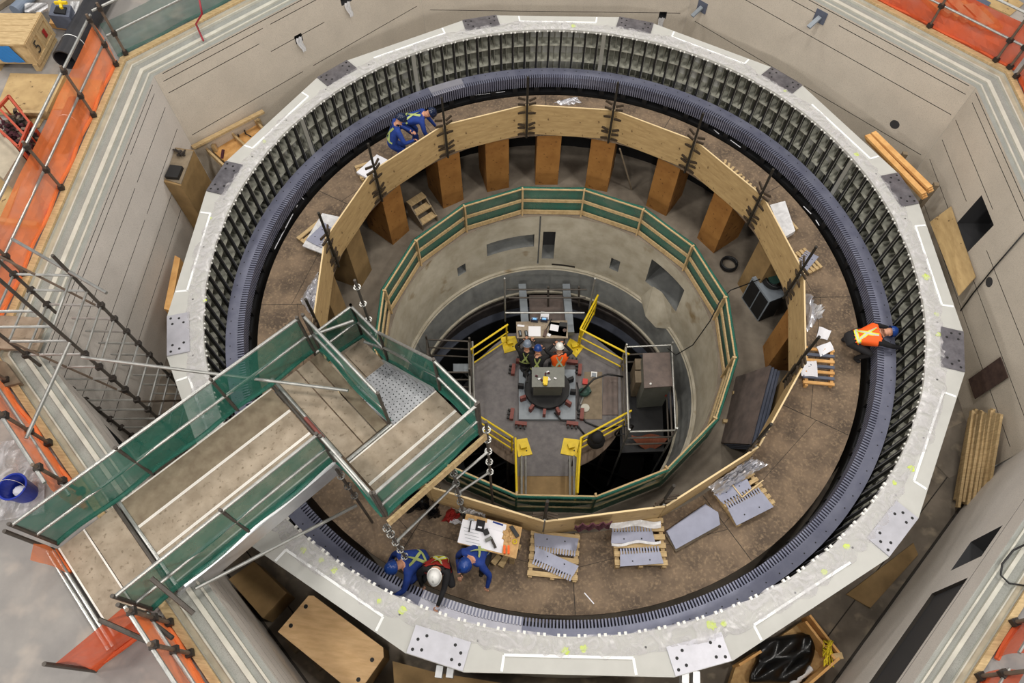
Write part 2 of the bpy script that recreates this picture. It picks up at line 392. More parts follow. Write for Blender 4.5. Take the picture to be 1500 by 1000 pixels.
mb.lathe([(3.86, -4.76), (3.68, -5.6)], n=96); mb.cur = 0; mb.lathe([(3.68, -5.6), (3.62, -5.6), (3.62, -5.68), (3.7, -5.7)], n=96); mb.cur = 2
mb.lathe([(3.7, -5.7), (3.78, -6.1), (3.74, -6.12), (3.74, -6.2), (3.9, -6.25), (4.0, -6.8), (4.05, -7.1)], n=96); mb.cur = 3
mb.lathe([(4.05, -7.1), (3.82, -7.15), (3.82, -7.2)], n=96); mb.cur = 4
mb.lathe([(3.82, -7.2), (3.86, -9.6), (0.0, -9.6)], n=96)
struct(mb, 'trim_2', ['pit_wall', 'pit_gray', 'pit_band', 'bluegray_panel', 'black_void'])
# concrete buttress below the niche
mb = MB(); a = [P(935, 355, -2.6), P(975, 385, -2.8)]
mb.add([pol(3.97, 49, -3.85), pol(3.97, 38, -3.9), pol(3.97, 34, -4.75), pol(3.97, 53, -4.7), pol(3.62, 45, -4.75), pol(3.62, 38, -4.75), pol(3.93, 44, -3.7)],
       [(0, 6, 4, 3), (6, 1, 2, 5), (6, 5, 4), (3, 4, 5, 2)])
struct(mb, 'trim_7', ['pit_wall'])
# bolts of the lower flange
# annular work deck
mb = MB(); mb.lathe([(4.98, -.52), (6.37, -.52), (6.37, -.45), (4.98, -.45)], n=144, closed=True)
struct(mb, 'floor_deck', ['deck_board'])
mb = MB()
for k in range(12):
    a = 8+30*k; mb.beam(pol(5.0, a, -.449), pol(6.36, a, -.449), .012, .004)
    mb.beam(pol(5.6, a, -.449), pol(5.72, a+30, -.449), .008, .004)
struct(mb, 'trim_3', ['groove_dark'])
# ================================================================ STATOR FRAME
fr = thing('generator_stator', 'huge pale painted ring frame with bolted splice plates filling the octagonal pit', 'machine frame', (0, 0, ZF))
PL = [20.8+30*k for k in range(12)]
outer = []
for a in PL:
    outer += [pol(7.53, a-3.4), pol(7.53, a+3.4)]
inner = [pol(6.87, i*2.5) for i in range(144)]
# top plate as strip between inner circle and outer polygon
def outer_at(az):
    best = None; d = pol(1, az)
    for i in range(24):
        p, q = outer[i], outer[(i+1) % 24]; e = q-p; den = d.x*e.y-d.y*e.x
        if abs(den) < 1e-9: continue
        t = (p.x*e.y-p.y*e.x)/den; s_ = (p.x*d.y-p.y*d.x)/den
        if t > 0 and -1e-6 <= s_ <= 1+1e-6: best = t
    return best
azs = sorted({round(i*2.5, 3) for i in range(144)} | {round((a+s*3.4) % 360, 3) for a in PL for s in (-1, 1)})
mb = MB(); vs = []; fs = []
for a in azs:
    ro = outer_at(a)
    vs += [pol(6.87, a, 1.12), pol(ro, a, 1.12), pol(ro, a, 1.04), pol(ro-.12, a, 1.04), pol(ro-.12, a, ZF), pol(7.3, a, ZF), pol(7.3, a, .98), pol(6.87, a, 1.06)]
n = len(azs)
for i in range(n):
    j = (i+1) % n
    for q in range(8): fs.append((i*8+q, i*8+(q+1) % 8, j*8+(q+1) % 8, j*8+q))
mb.add(vs, fs); mb.cur = 1
for i in range(36): mb.disc(pol(7.08, 5+10*i, 1.121), .018, 8)
mb.build('frame_shell', ['frame_paint', 'bolt_black'], fr)
# shelves and webs seen through the bars
mb = MB()
for z in (.62, .16, -.3): mb.lathe([(6.96, z), (7.3, z), (7.3, z-.03), (6.96, z-.03)], n=144, closed=True)
mb.build('shelf_ring', ['shelf_paint'], fr)
vis = sorted(range(144), key=lambda i: abs(((i*2.5-90+180) % 360)-180))[:100]
mb = MB(); mb.beam((7.0, 0, .38), (7.3, 0, .38), .02, 1.3); w0 = mb.build('web_plate', ['frame_inside'], fr, local=True); w0.location = (0, 0, -ZF)
for n_, i in enumerate(vis):
    o = w0 if n_ == 0 else w0.copy()
    if n_: C.objects.link(o); o.parent = fr
    o.rotation_euler = (0, 0, R(1.25+2.5*i))
mb = MB()
for i in range(144):
    if i not in vis: a = 1.25+2.5*i; mb.beam(pol(7.0, a, .38), pol(7.3, a, .38), .02, 1.3)
mb.build('web_plate_rest', ['frame_inside'], fr, kind='stuff')
mb = MB(); mb.lathe([(7.29, -.5), (7.29, 1.05)], n=144); mb.build('back_wall', ['frame_inside'], fr)
# keybars: 144 of them, the 100 seen largest as parts, the rest in one
mb = MB(); mb.box((6.905, 0, .35), (.06, .055, 1.5)); mb.cur = 1; mb.box((6.88, -.024, .35), (.012, .008, 1.45))  # pale flank strip paints a highlight onto each bar
mb.cur = 2
for s in (-1, 1): mb.ball((6.86, s*.05, 1.075), .024, 6)
bar0 = mb.build('keybar', ['bar_steel', 'bar_gray', 'stud_white'], fr, local=True); bar0.location = (0, 0, -ZF)
vis = sorted(range(144), key=lambda i: abs(((i*2.5-90+180) % 360)-180))[:100]
first = True
for i in vis:
    o = bar0 if first else bar0.copy()
    if not first: C.objects.link(o); o.parent = fr
    o.rotation_euler = (0, 0, R(i*2.5)); first = False
mb = MB()
for i in range(144):
    if i in vis: continue
    a = i*2.5; m = Matrix.Rotation(R(a), 3, 'Z')
    mb.cur = 0; mb.box(pol(6.905, a, .35), (.05, .045, 1.5), rz=R(a)); mb.cur = 1
    for s in (-1, 1):
        mb.box(m @ Vector((6.86, s*.045, 1.115)), (.05, .04, .05), rz=R(a))
mb.build('keybar_rest', ['bar_steel', 'stud_white'], fr, kind='stuff')
# grey wider uprights at section joints
for a in (126.2, 153, 86.3, 29.5):
    mb = MB(); mb.box(pol(6.89, a, .4), (.04, .1, 1.35), rz=R(a)); mb.build('joint_upright', ['bar_gray'], fr)
# splice plates with bolt holes
for a in PL:
    south = 200 < a % 360 < 345  # south plates carry their sheen as a paler steel colour
    p = pol(7.31, a, 1.12); m = Matrix.Rotation(R(a), 3, 'Z'); mb = MB(); mb.box(p+Vector((0, 0, .012)), (.40, .86, .03), rz=R(a))
    mb.cur = 1
    for s in (-1, 1):
        for dx, dy in ((-.10, .22), (-.02, .33), (.10, .23), (.13, .36)):
            mb.disc(p+m @ Vector((dx, s*dy, .027)), .024, 10)
    mb.build('splice_plate', ['splice_sheen' if south else 'splice_steel', 'bolt_black'], fr, label='bolted steel joint plate with eight holes')
# white tape outlines on the plain segments
for k, a in enumerate(PL):
    mb = MB(); a0, a1 = a+7.5, a+22.5
    pts = [pol(7.24, a0), pol(7.24/math.cos(R(0)), a1)]
    q0 = pol(outer_at(a0)-.02, a0, 1.123); q1 = pol(outer_at(a1)-.02, a1, 1.123)
    p0 = pol(outer_at(a0)-.24, a0, 1.126); p1 = pol(outer_at(a1)-.24, a1, 1.126)
    mb.beam(p0, p1, .04, .03); mb.beam(p0, q0, .04, .004)
    if k % 3: mb.beam(p1, q1, .04, .004)
    mb.build('tape_line', ['tape_white'], fr)
def blob(mb, c, r, seed, z=.003, n=14):
    rr = random.Random(seed); pts = [(c[0]+math.cos(2*math.pi*i/n)*r*rr.uniform(.5, 1.1), c[1]+math.sin(2*math.pi*i/n)*r*rr.uniform(.5, 1.1)) for i in range(n)]
    mb.prism(pts, c[2], c[2]+z)
mb = MB()
for i, (u, v, r) in enumerate([(590, 893, .07), (855, 950, .07), (828, 953, .07), (1043, 915, .09), (1060, 912, .06), (1207, 838, .06), (840, 38, .07), (308, 320, .05), (387, 207, .06), (1357, 405, .09), (1372, 460, .05), (1375, 490, .06), (1310, 707, .05), (1335, 685, .07), (490, 835, .06), (470, 820, .05), (1255, 226, .07), (1240, 800, .06), (445, 805, .06), (555, 880, .05), (300, 440, .04), (1150, 133, .05)]):
    mb = MB(); blob(mb, P(u, v, 1.123), r, i); mb.build('paint_mark', ['neon_paint'], fr, label='neon yellow-green paint mark')
# ================================================================ CORE
core = thing('stator_core', 'blue-grey laminated steel ring with hundreds of narrow slots around its inner edge', 'machine core', (0, 0, -.9))
N = 720; mb = MB(); vs = []; fs = []; z0, z1 = -.30, 0.0
for i in range(N):
    a = 360*i/N; w1 = .25*360/N
    for (r, aa) in ((6.5, a-w1), (6.5, a+w1), (6.62, a+w1), (6.62, a+360/N-w1)):
        pass
    vs += [pol(6.5, a-w1, z1), pol(6.5, a+w1, z1), pol(6.63, a+w1, z1), pol(6.63, a+360/N-w1, z1),
           pol(6.5, a-w1, z0), pol(6.5, a+w1, z0), pol(6.63, a+w1, z0), pol(6.63, a+360/N-w1, z0), pol(6.63, a-w1, z1), pol(6.86, a, z1), pol(6.86, a, z0)]
for i in range(N):
    b = i*11; c = ((i+1) % N)*11
    fs += [(b, b+1, b+2, b+8), (b, b+4, b+5, b+1), (b+1, b+5, b+6, b+2), (b+2, b+6, b+7, b+3), (b+3, b+7, c+4, c), (b+8, b+2, b+9), (b+2, b+3, c+9, b+9), (b+9, c+9, c+10, b+10)]
mb.add(vs, fs)
mb.cur = 1
for i in range(144): mb.disc(pol(6.77, 1.25+2.5*i, .0005), .013, 8)
lam = mb.build('lamination_stack', ['core_blue', 'bolt_black'], core)
mb = MB(); mb.box((6.62, 0, -.38), (.28, .12, .16)); f0 = mb.build('clamping_finger', ['dark_steel_and_shade'], core, local=True); f0.location = (0, 0, .9)
for k in range(1, 72):
    o = f0.copy(); C.objects.link(o); o.parent = core; o.rotation_euler = (0, 0, R(5*k))
mb = MB(); mb.lathe([(6.5, -.46), (6.86, -.46), (6.86, -.54), (6.5, -.54)], n=144, closed=True)
mb.build('clamping_ring', ['dark_steel_and_shade'], core)
# bright core segments; the near one is glare painted as a pale sheet
def slotsheet(mb, c, az, wdt, dep, nslot, z, th=.006, sl=.11, holes=True, flip=1, taper=.93):
    """one segment of core sheet: az = direction its teeth point"""
    f = pol(1, az); t = Vector((-f.y, f.x, 0)); c = Vector((c[0], c[1], 0)); out = []
    p = wdt*taper/nslot
    top = [c-f*dep/2-t*wdt/2, c-f*dep/2+t*wdt/2]
    base = c+f*(dep/2-sl); x0 = -wdt*taper/2
    # body
    body = [top[0], base+t*x0, base-t*x0, top[1]]
    mb.prism([(q.x, q.y) for q in body][::-1], z, z+th)
    for i in range(nslot):
        a = x0+p*i+p*.22; b = x0+p*(i+1)-p*.22
        q = [base+t*a, base+f*sl+t*a, base+f*sl+t*b, base+t*b]
        mb.prism([(k.x, k.y) for k in q][::-1], z, z+th)
def arcsheet(a0, a1, name, label, m):
    mb = MB(); n = int((a1-a0)*2)
    mb.lathe([(6.63, .002), (6.855, .002), (6.855, .008), (6.63, .008)], a0, a1, n, closed=True)
    for i in range(n):
        a = a0+.5*i+.25
        mb.prism([pol(6.5, a-.125)[:2], pol(6.64, a-.125)[:2], pol(6.64, a+.125)[:2], pol(6.5, a+.125)[:2]], .002, .008)
    mb.build(name, [m], label=label, cat='steel sheet')
arcsheet(255, 270, 'bright_core_segment', 'painted glare, a pale slotted arc added on the core ring beside the white-helmeted worker', 'sheet_and_glare')
arcsheet(116.5, 124, 'bright_core_segment', 'pale slotted sheet on the far core ring above the two bent workers in blue', 'sheet_and_glare')

# crumpled plastic film around the top of the frame
mb = MB(); rr = random.Random(3)
nu = 720
amp = [rr.uniform(-1, 1) for _ in range(240)]
def sm(t, k=240):
    x = (t % 1)*k; i = int(x); f = x-i; f = f*f*(3-2*f); return amp[i % k]*(1-f)+amp[(i+1) % k]*f
def film(u, v):
    a = 360*u
    r0 = 6.86+.03*sm(u*.7); r1 = 7.16+.07*sm(u*.25)+.04*sm(u*1.5)
    if 86+6 < a % 360 < 86+8: r1 += .0
    r = r0+(r1-r0)*v
    h = .012+.022*abs(sm(u*2.5+v*.011))+.02*abs(sm(u*1+v*.02))*math.sin(v*math.pi)+.008*sm(u*5+v*.05)
    return pol(r, a, 1.125+max(.004, h*(1 if 0 < v < 1 else .3)))
mb.sheet(film, nu, 6)
o = mb.build('plastic_sheeting', ['plastic_film'], label='crumpled clear plastic film running around the top of the pale ring frame', cat='plastic sheet', smooth=True)
# ================================================================ BARRIER ROUND THE DECK
VA = [80.2+24*k for k in range(15)]
def place(o, az, r, z):
    o.location = pol(r, az, z); o.rotation_euler = (0, 0, R(az))
W15 = 2*5.02*math.sin(R(12)); RA = 5.02*math.cos(R(12))
names = {92.2: 'plywood barrier panel at the far middle of the deck, above the central orange boxes', 116.2: 'plywood barrier panel just right of the two bent workers in blue', 140.2: 'plywood barrier panel in front of the two bent workers in blue',
         164.2: 'plywood barrier panel beside the pallet with slotted sheets on white wrap', 188.2: 'narrow-looking plywood barrier panel beside the crumpled foil on the left', 212.2: 'plywood barrier panel hidden under the scaffold bridge stair', 236.2: 'plywood barrier panel under the scaffold bridge landing',
         260.2: 'dark-lit plywood barrier panel behind the table of drawings', 284.2: 'plywood barrier panel with the maroon cloth hung over it', 308.2: 'plywood barrier panel behind the foil-covered pallet', 332.2: 'plywood barrier panel beside the leaning blue-grey panels',
         356.2: 'plywood barrier panel beside the pallet of orange slats', 20.2: 'plywood barrier panel between the white packet and the upright reel box', 44.2: 'plywood barrier panel on the far right, in front of the loose wood offcuts', 68.2: 'plywood barrier panel right of the far middle one'}
proto = None
for k in range(15):
    az = (VA[k]+12) % 360
    lab = names[min(names, key=lambda q: abs(((q-az+180) % 360)-180))]
    if proto is None:
        proto = thing('plywood_barrier', lab, 'plywood panel', group='plywood barrier panels round the deck')
        mb = MB(); mb.box((0, 0, .45), (.024, W15-.03, .9)); mb.build('board', ['plywood'], proto, local=True)
        mb = MB(); mb.box((0, 0, .906), (.03, W15-.03, .014)); mb.build('top_edge', ['plywood_edge'], proto, local=True)
        o = proto
    else:
        o = copy_tree(proto)
    o['label'] = lab; place(o, az, RA, -.44)
pn = {80: 'right of the far middle panel', 104: 'left of the far middle panel', 128: 'beside the two bent workers in blue', 152: 'near the white packet at upper left', 176: 'standing over the slotted sheets on white wrap', 200: 'sticking up before the crumpled foil on the left',
      224: 'below the scaffold stair', 248: 'below the scaffold landing', 272: 'in front of the central walkway', 296: 'behind the foil-covered pallet at lower right', 320: 'by the lower end of the leaning blue-grey panels', 344: 'slanting over the pallet of orange slats', 8: 'slanting over the small blue pallet on the right', 32: 'on the far right of the barrier', 56: 'between the two far right panels'}
proto = None
for a in VA:
    a = a % 360; lab = 'dark toothed steel barrier post '+pn[min(pn, key=lambda q: abs(((q-a+180) % 360)-180))]
    if proto is None:
        proto = thing('barrier_post', lab, 'steel post', group='toothed steel posts of the barrier')
        mb = MB(); mb.tube((0, 0, 0), (0, 0, 1.85), .028, 8); mb.build('pole', ['post_black'], proto, local=True)
        mb = MB(); mb.tube((.05, 0, .05), (.05, 0, .9), .022, 8); mb.build('sleeve', ['tube_steel'], proto, local=True)
        for i, z in enumerate((.12, .3, .42, .78, 1.05, 1.2)):
            for s in (-1, 1):
                mb = MB(); mb.box((.02, s*.13, z+.02*s*(i % 2)), (.03, .18, .055), mtx=Matrix.Rotation(s*.25*((i % 3)-1), 3, 'X') @ Matrix.Rotation(-s*R(12), 3, 'Z'))
                mb.build('bracket', ['post_bracket'], proto, local=True)
        o = proto
    else: o = copy_tree(proto)
    o['label'] = lab; place(o, a, 4.93, -.5)
# maroon cloth over the panel
mb = MB()
def cl(u, v):
    p = P(840+50*u, 755, .47); q = pol(5.06, 278+7*u, 0)
    z = .48-.33*v-.03*math.sin(u*9); return Vector((q.x*(1+.006*math.sin(u*20)), q.y*(1+.006*math.sin(u*23+v*4)), z if v > 0 else .48))
mb.sheet(cl, 14, 6); o = mb.build('cloth', ['maroon'], label='maroon cloth hung over the plywood barrier above the centre pallet', cat='cloth'); solid(o, .02)

# orange plywood boxes carrying the deck
bz = {97.3: ('plywood_orange', 'orange-brown plywood box column with a stained lower half, far middle'), 81.7: ('plywood_orange', 'orange-brown plywood box column just right of the far middle, left of the leaning lath'), 61.8: ('plywood_orange', 'wide reddish plywood box column at the far right below the barrier'),
      43: ('plywood_orange', 'ochre plywood box column right of the wide reddish one'), 24: ('plywood_tan', 'dull tan plywood box column behind the grey ventilation unit'), 3: ('plywood_orange', 'orange plywood box column right of the reel of green hose'),
      112.6: ('plywood_orange', 'orange-brown plywood box column with a small white mark, left of the far middle'), 127.5: ('plywood_orange', 'reddish plywood box column right of the wooden steps'), 147.5: ('plywood_orange', 'ochre plywood box column left of the wooden steps'),
      165: ('plywood_tan', 'tan plywood box column at the far left of the lower ring'), 181: ('plywood_tan', 'dark-lit plywood box column beside the scaffold pole'), -14: ('plywood_tan', 'tan plywood box column at the upper end of the leaning panels')}
for az, (m, lab) in bz.items():
    t = thing('box_column', lab, 'plywood box', pol(5.05, az, -2.4), R(az), 'plywood box columns under the deck')
    mb = MB(); mb.box((.45, 0, .93), (.9, .62, 1.86)); mb.build('carcass', [m], t, local=True)
    mb = MB(); mb.box((.45, 0, 1.87), (.92, .64, .02)); mb.build('cap', ['plywood_tan'], t, local=True)
# wooden steps, leaning lath
t = thing('wooden_steps', 'small wooden steps standing between two plywood box columns', 'steps', pol(4.85, 138, -2.4), R(138))
for i in range(3):
    mb = MB(); mb.box((.05+.2*i, 0, .2*(i+1)), (.2, .5, .04)); mb.build('tread', ['lumber'], t, local=True)
for s in (-1, 1):
    mb = MB(); mb.prism([(-.06, 0), (.58, 0), (.58, .6), (.4, .6), (-.06, .2)], s*.24-.02, s*.24+.02)
    mb.v = [Vector((v.x, v.z, v.y)) for v in mb.v]; mb.build('stringer', ['lumber_gray'], t, local=True)
mb = MB(); mb.beam(P(925, 277, -2.36), P(908, 218, -.6), .05, .03); mb.build('lath', ['lumber_gray'], label='thin wooden lath leaning between two far box columns', cat='lath')

# ================================================================ GREEN FENCE ROUND THE TURBINE PIT
fz = -2.4
t = thing('pit_fence', 'green-netted wooden guard fence around the edge of the turbine pit', 'fence', (0, 0, fz))
for k in range(16):
    a0, a1 = 84.5+22.5*k, 84.5+22.5*(k+1); p, q = pol(4.12, a0), pol(4.12, a1); z = lambda h: Vector((0, 0, fz+h))
    if not (205 < (a0 % 360) < 225):
        mb = MB(); mb.beam(p*.985+z(-.0), p*.985+z(1.03), .09, .04, up=(-p.y, p.x, 0)); mb.build('post', ['lumber'], t)
    for h, wd in ((.98, .03), (.55, .09), (.1, .14)):
        mb = MB(); mb.beam(p*.99+z(h), q*.99+z(h), .035, wd); mb.build('rail' if h > .2 else 'toe_board', ['lumber'], t)
    mb = MB(); r2 = random.Random(k)
    mb.sheet(lambda u, v: (p+(q-p)*u)*(1.008+.006*math.sin(u*6+k)*math.sin(v*3))+z(.03+.98*v-.02*math.sin(u*3.14)*(v > .9)), 12, 5)
    mb.build('net', ['net_green'], t)
    mb = MB(); mb.path([(p+(q-p)*u)*1.0+z(1.0-.015*math.sin(u*3.14)+.01*math.sin(u*17)) for u in [i/10 for i in range(11)]], .028, 6); mb.build('net_roll', ['net_green'], t)
# thin tube brace etc: cable on the pit wall
mb = MB(); mb.path([P(640, 437, -3.2)+Vector((0, 0, 0)), pol(3.93, 152, -2.9), pol(3.93, 150, -3.3)], .006, 5)
# ================================================================ TURBINE PLATFORM
zp = -5.3
plat = thing('work_platform', 'dark grey octagonal platform floor over a round wooden deck in the pit centre', 'platform', (0, .1, zp-.1))
mb = MB(); mb.prism([pol(2.19, a)[:2] for a in range(0, 360, 5)], zp-.08, zp-.03); mb.build('round_deck', ['platform_wood'], plat)
def PZ(pts, z): return [tuple(P(u, v, z)[:2]) for u, v in pts]
mb = MB(); mb.prism(PZ([(690, 615), (692, 533), (745, 488), (862, 488), (915, 528), (924, 612), (852, 645), (842, 697), (758, 697), (752, 645)][::-1], zp), zp-.03, zp); mb.build('grey_floor', ['platform_gray'], plat)
mb = MB(); mb.prism(PZ([(758, 697), (842, 697), (846, 726), (754, 726)][::-1], zp), zp-.05, zp-.01); mb.build('walkway_board', ['plywood_tan'], plat)
mb = MB(); mb.prism(PZ([(664, 533), (690, 533), (690, 545), (664, 545)][::-1], zp), zp-.06, zp+.02); mb.build('side_beam', ['base_gray'], plat)
mb = MB()
for a in (25, 65, 115, 155, 205, 245, 295, 335): mb.tube(pol(2.0, a, -9.5), pol(2.0, a, zp-.08), .06)
mb.build('support_leg', ['tube_dark'], plat)
yp = [('far left', [(733, 493), (755, 492), (761, 511), (739, 517)]), ('far right', [(835, 495), (856, 507), (844, 523), (829, 507)]), ('near left', [(755, 644), (772, 641), (780, 665), (759, 669)]), ('near right', [(826, 641), (850, 644), (847, 669), (821, 664)])]
lb = {'far left': 'yellow steel gusset plate on the platform, left of the cluttered table', 'far right': 'yellow steel gusset plate beside the worker in the orange vest at the table', 'near left': 'yellow steel gusset plate at the left side of the near walkway', 'near right': 'yellow steel gusset plate at the right side of the near walkway'}
for nme, pts in yp:
    mb = MB(); mb.prism(PZ(pts[::-1], zp+.03), zp, zp+.03)
    c = sum((P(u, v, zp) for u, v in pts), Vector())/4
    t = thing('gusset_plate', lb[nme], 'steel plate', (c.x, c.y, zp), group='yellow gusset plates'); mb.build('plate', ['yellow_paint'], t)
    mb = MB(); mb.box(c+Vector((0, 0, .09)), (.16, .14, .1), rz=.4); mb.build('lug', ['yellow_paint'], t)
    mb = MB(); mb.disc(c+Vector((.1, -.1, .031)), .02); mb.build('bolt', ['bolt_black'], t)
rails = {'far left of the table': ([(689, 512), (744, 475)], 'yellow handrail slanting at the far left of the turbine platform'),
         'far right': ([(850, 482), (922, 519)], 'yellow handrail slanting at the far right of the turbine platform'),
         'gate': ([(876, 432), (850, 482)], 'yellow handrail pointing back to the pit wall behind the table'),
         'near right': ([(851, 641), (925, 601)], 'yellow handrail slanting over the black bag, near right'),
         'near left': ([(697, 606), (752, 641)], 'yellow handrail slanting at the near left of the platform'),
         'walk l': ([(755, 641), (757, 722)], 'yellow handrail along the left side of the near walkway'),
         'walk r': ([(851, 641), (846, 722)], 'yellow handrail along the right side of the near walkway')}
for k, (pts, lab) in rails.items():
    a, b = P(*pts[0], -4.3), P(*pts[1], -4.3); t = thing('handrail', lab, 'handrail', ((a.x+b.x)/2, (a.y+b.y)/2, zp), group='yellow handrails of the turbine platform')
    for h in (0, -.42, -.85):
        mb = MB(); mb.tube(a+Vector((0, 0, h)), b+Vector((0, 0, h)), .028 if h == 0 else .022, 8)
        mb.build('rail', ['yellow_paint'], t)
    for q in (a.lerp(b, .04), a.lerp(b, .96)):
        mb = MB(); mb.tube(q+Vector((0, 0, -1.0)), q, .026, 8); mb.build('post', ['yellow_paint'], t)
for sgn, u in ((-1, 767), (1, 838)):
    t = thing('walkway_rail', 'grey double tube rail on the %s of the near walkway' % ('left' if sgn < 0 else 'right'), 'handrail', P(u, 700, zp), group='grey tube rails of the near walkway')
    for i, h in enumerate((.35, .7)):
        a, b = P(u+(i*6-3)*sgn, 668, zp+h), P(u+(i*6-3)*sgn, 725, zp+h); mb = MB(); mb.tube(a, b, .03, 8); mb.build('rail', ['tube_steel'], t)
        mb = MB(); mb.tube(a, a-Vector((0, 0, h)), .025, 8); mb.build('post', ['tube_dark'], t)
# machine on its base
mc = thing('pit_machine', 'grey bolted machine box on a pale square base plate in the pit centre', 'machine', tuple(P(802, 580, zp)))
mb = MB(); mb.prism(PZ([(760, 540), (843, 541), (843, 614), (760, 614)][::-1], zp+.1), zp, zp+.1); mb.build('base_plate', ['base_gray'], mc)
bx = [(782, 540), (824, 540), (824, 565), (782, 565)]; c = sum((P(u, v, -4.35) for u, v in bx), Vector())/4
mb = MB(); mb.prism(PZ(bx[::-1], -4.35), -5.1, -4.35); mb.build('housing', ['machine_gray'], mc)
mb = MB(); mb.prism(PZ([(779, 538), (827, 538), (827, 567), (779, 567)][::-1], -4.35), -4.37, -4.33); mb.build('top_plate', ['machine_gray'], mc)
mb = MB(); mb.lathe([(.0, -4.95), (.62, -4.95), (.62, -5.1), (.5, -5.2), (0, -5.2)], c=(c.x, c.y), n=32); mb.build('round_flange', ['dark_steel_and_shade'], mc)
for i in range(12):
    a = 30*i; mb = MB(); q = Vector((c.x, c.y, 0))+pol(.72, a); mb.box(q+Vector((0, 0, -5.08)), (.16, .08, .22), rz=R(a)); mb.build('clamp_lug', ['red_primer' if 200 < a < 340 else 'dark_steel_and_shade'], mc)
mb = MB(); mb.box(P(799, 557, -4.28), (.13, .2, .07)); mb.box(P(799, 562, -4.28)+Vector((0, -.02, .02)), (.1, .06, .06)); mb.build('yellow_meter', ['yellow_paint'], label='small yellow meter standing on the grey machine box', cat='meter')
rr = random.Random(5)
mb = MB()
for i in range(9):
    p = P(rr.uniform(785, 815), rr.uniform(545, 558), -4.33); mb.box(p+Vector((0, 0, .02)), (.07, .04, .035), rz=rr.uniform(0, 3))
    mb.cur = i % 2
mb.build('hand_tools', ['paper', 'maroon'], label='scatter of small parts and rags on top of the grey machine box', cat='small parts', kind='stuff')
for i, (pts, lab) in enumerate([([(845, 560, -5.0), (848, 575, -5.1), (846, 600, -5.25), (858, 618, -5.27), (880, 627, -5.27), (905, 625, -5.27)], 'black cable running along the right edge of the base plate to the near right'),
                 ([(812, 604, -5.1), (822, 615, -5.15), (843, 620, -5.27), (856, 636, -5.27)], 'black cable from the front of the machine towards the near right yellow plate'),
                 ([(772, 560, -4.4), (770, 545, -4.5), (780, 532, -4.9), (795, 530, -5.2)], 'black cable looped over the left of the machine box'),
                 ([(850, 575, -5.0), (870, 555, -4.9), (890, 548, -4.8), (915, 552, -4.9)], 'thick black cable pair running from the green tool to the right scaffold')]):
    mb = MB(); mb.path([P(*p) for p in pts], .025, 6); mb.build('cable', ['rubber_black'], label=lab, cat='cable', smooth=True)
for i, (u, v, r, lab) in enumerate([(764, 531, 0, 'far left outer'), (752, 543, 90, 'left side, far end'), (838, 532, 0, 'far right outer'), (849, 543, 90, 'right side, far end'), (763, 622, 0, 'near left outer'), (750, 608, 90, 'left side, near end'), (838, 622, 0, 'near right outer'), (852, 608, 90, 'right side, near end')]):
    t = thing('screw_clamp', 'red-primed steel screw clamp block at the base plate, '+lab, 'clamp', P(u, v, zp), R(r), 'red-primed clamp blocks round the base plate')
    mb = MB(); mb.box((0, 0, .07), (.32, .1, .14)); mb.build('block', ['red_primer'], t, local=True)
    for s in (-.11, 0, .11):
        mb = MB(); mb.box((s, -.09 if i in (4, 6) else .08, .08), (.05, .1, .06)); mb.build('screw', ['bolt_black'], t, local=True)
# items on the right of the machine
mb = MB(); mb.prism(PZ([(856, 545), (882, 545), (882, 614), (850, 614)][::-1], zp), zp, zp+.02); mb.build('floor_plate', ['lumber_gray'], label='pale square floor board right of the machine base', cat='board')
mb = MB(); mb.box(P(870, 549, zp+.06), (.17, .17, .08)); mb.cur = 1; mb.box(P(870, 549, zp+.11), (.12, .12, .03)); mb.build('instrument_box', ['helmet_white', 'base_gray'], label='small white square instrument box right of the machine', cat='box')
mb = MB(); mb.box(P(857, 559, zp+.06), (.14, .16, .08)); mb.build('red_box', ['red_paint'], label='small red box on the boards right of the machine', cat='box')
t = thing('power_tool', 'dark green power tool lying beside the machine base', 'power tool', P(855, 577, zp))
mb = MB(); mb.ball((0, 0, .12), .17, 12, (1, .8, .7)); mb.box((.1, .08, .12), (.12, .2, .14), rz=.5); mb.build('body', ['green_box'], t, local=True)
mb = MB(); mb.tube((0, -.1, .06), (-.07, -.35, .05), .025, 8); mb.build('spindle', ['tube_steel'], t, local=True)
mb = MB(); mb.prism(PZ([(884, 552), (905, 552), (905, 608), (882, 608)][::-1], zp), zp, zp+.03); mb.build('mat', ['panel_brown'], label='brown board lying on the right of the platform beside the tube scaffold', cat='board')
mb = MB(); mb.disc(P(857, 598, zp), .12, 16, h=.05); mb.build('round_lid', ['curb_light'], label='pale round lid on the boards right of the machine', cat='lid')
mb = MB(); q = P(873, 645, -4.75); mb.ball(q, .3, 14, (.8, .7, 1.1)); mb.ball(q+Vector((0, 0, .25)), .18, 10); mb.build('black_bag', ['cloth_black'], label='black bag hung on the near right yellow handrail', cat='bag', smooth=True)
mb = MB(); a = []
for k in range(40): a.append(P(914, 630, -4.6)+Vector((.24*math.cos(k*.5)*(1-.003*k), .12*math.cos(k*.5), .3*math.sin(k*.5))))
mb.path(a, .02, 5); mb.build('hose_coil', ['rubber_black'], label='coil of black hose hung at the corner of the tube scaffold', cat='hose')
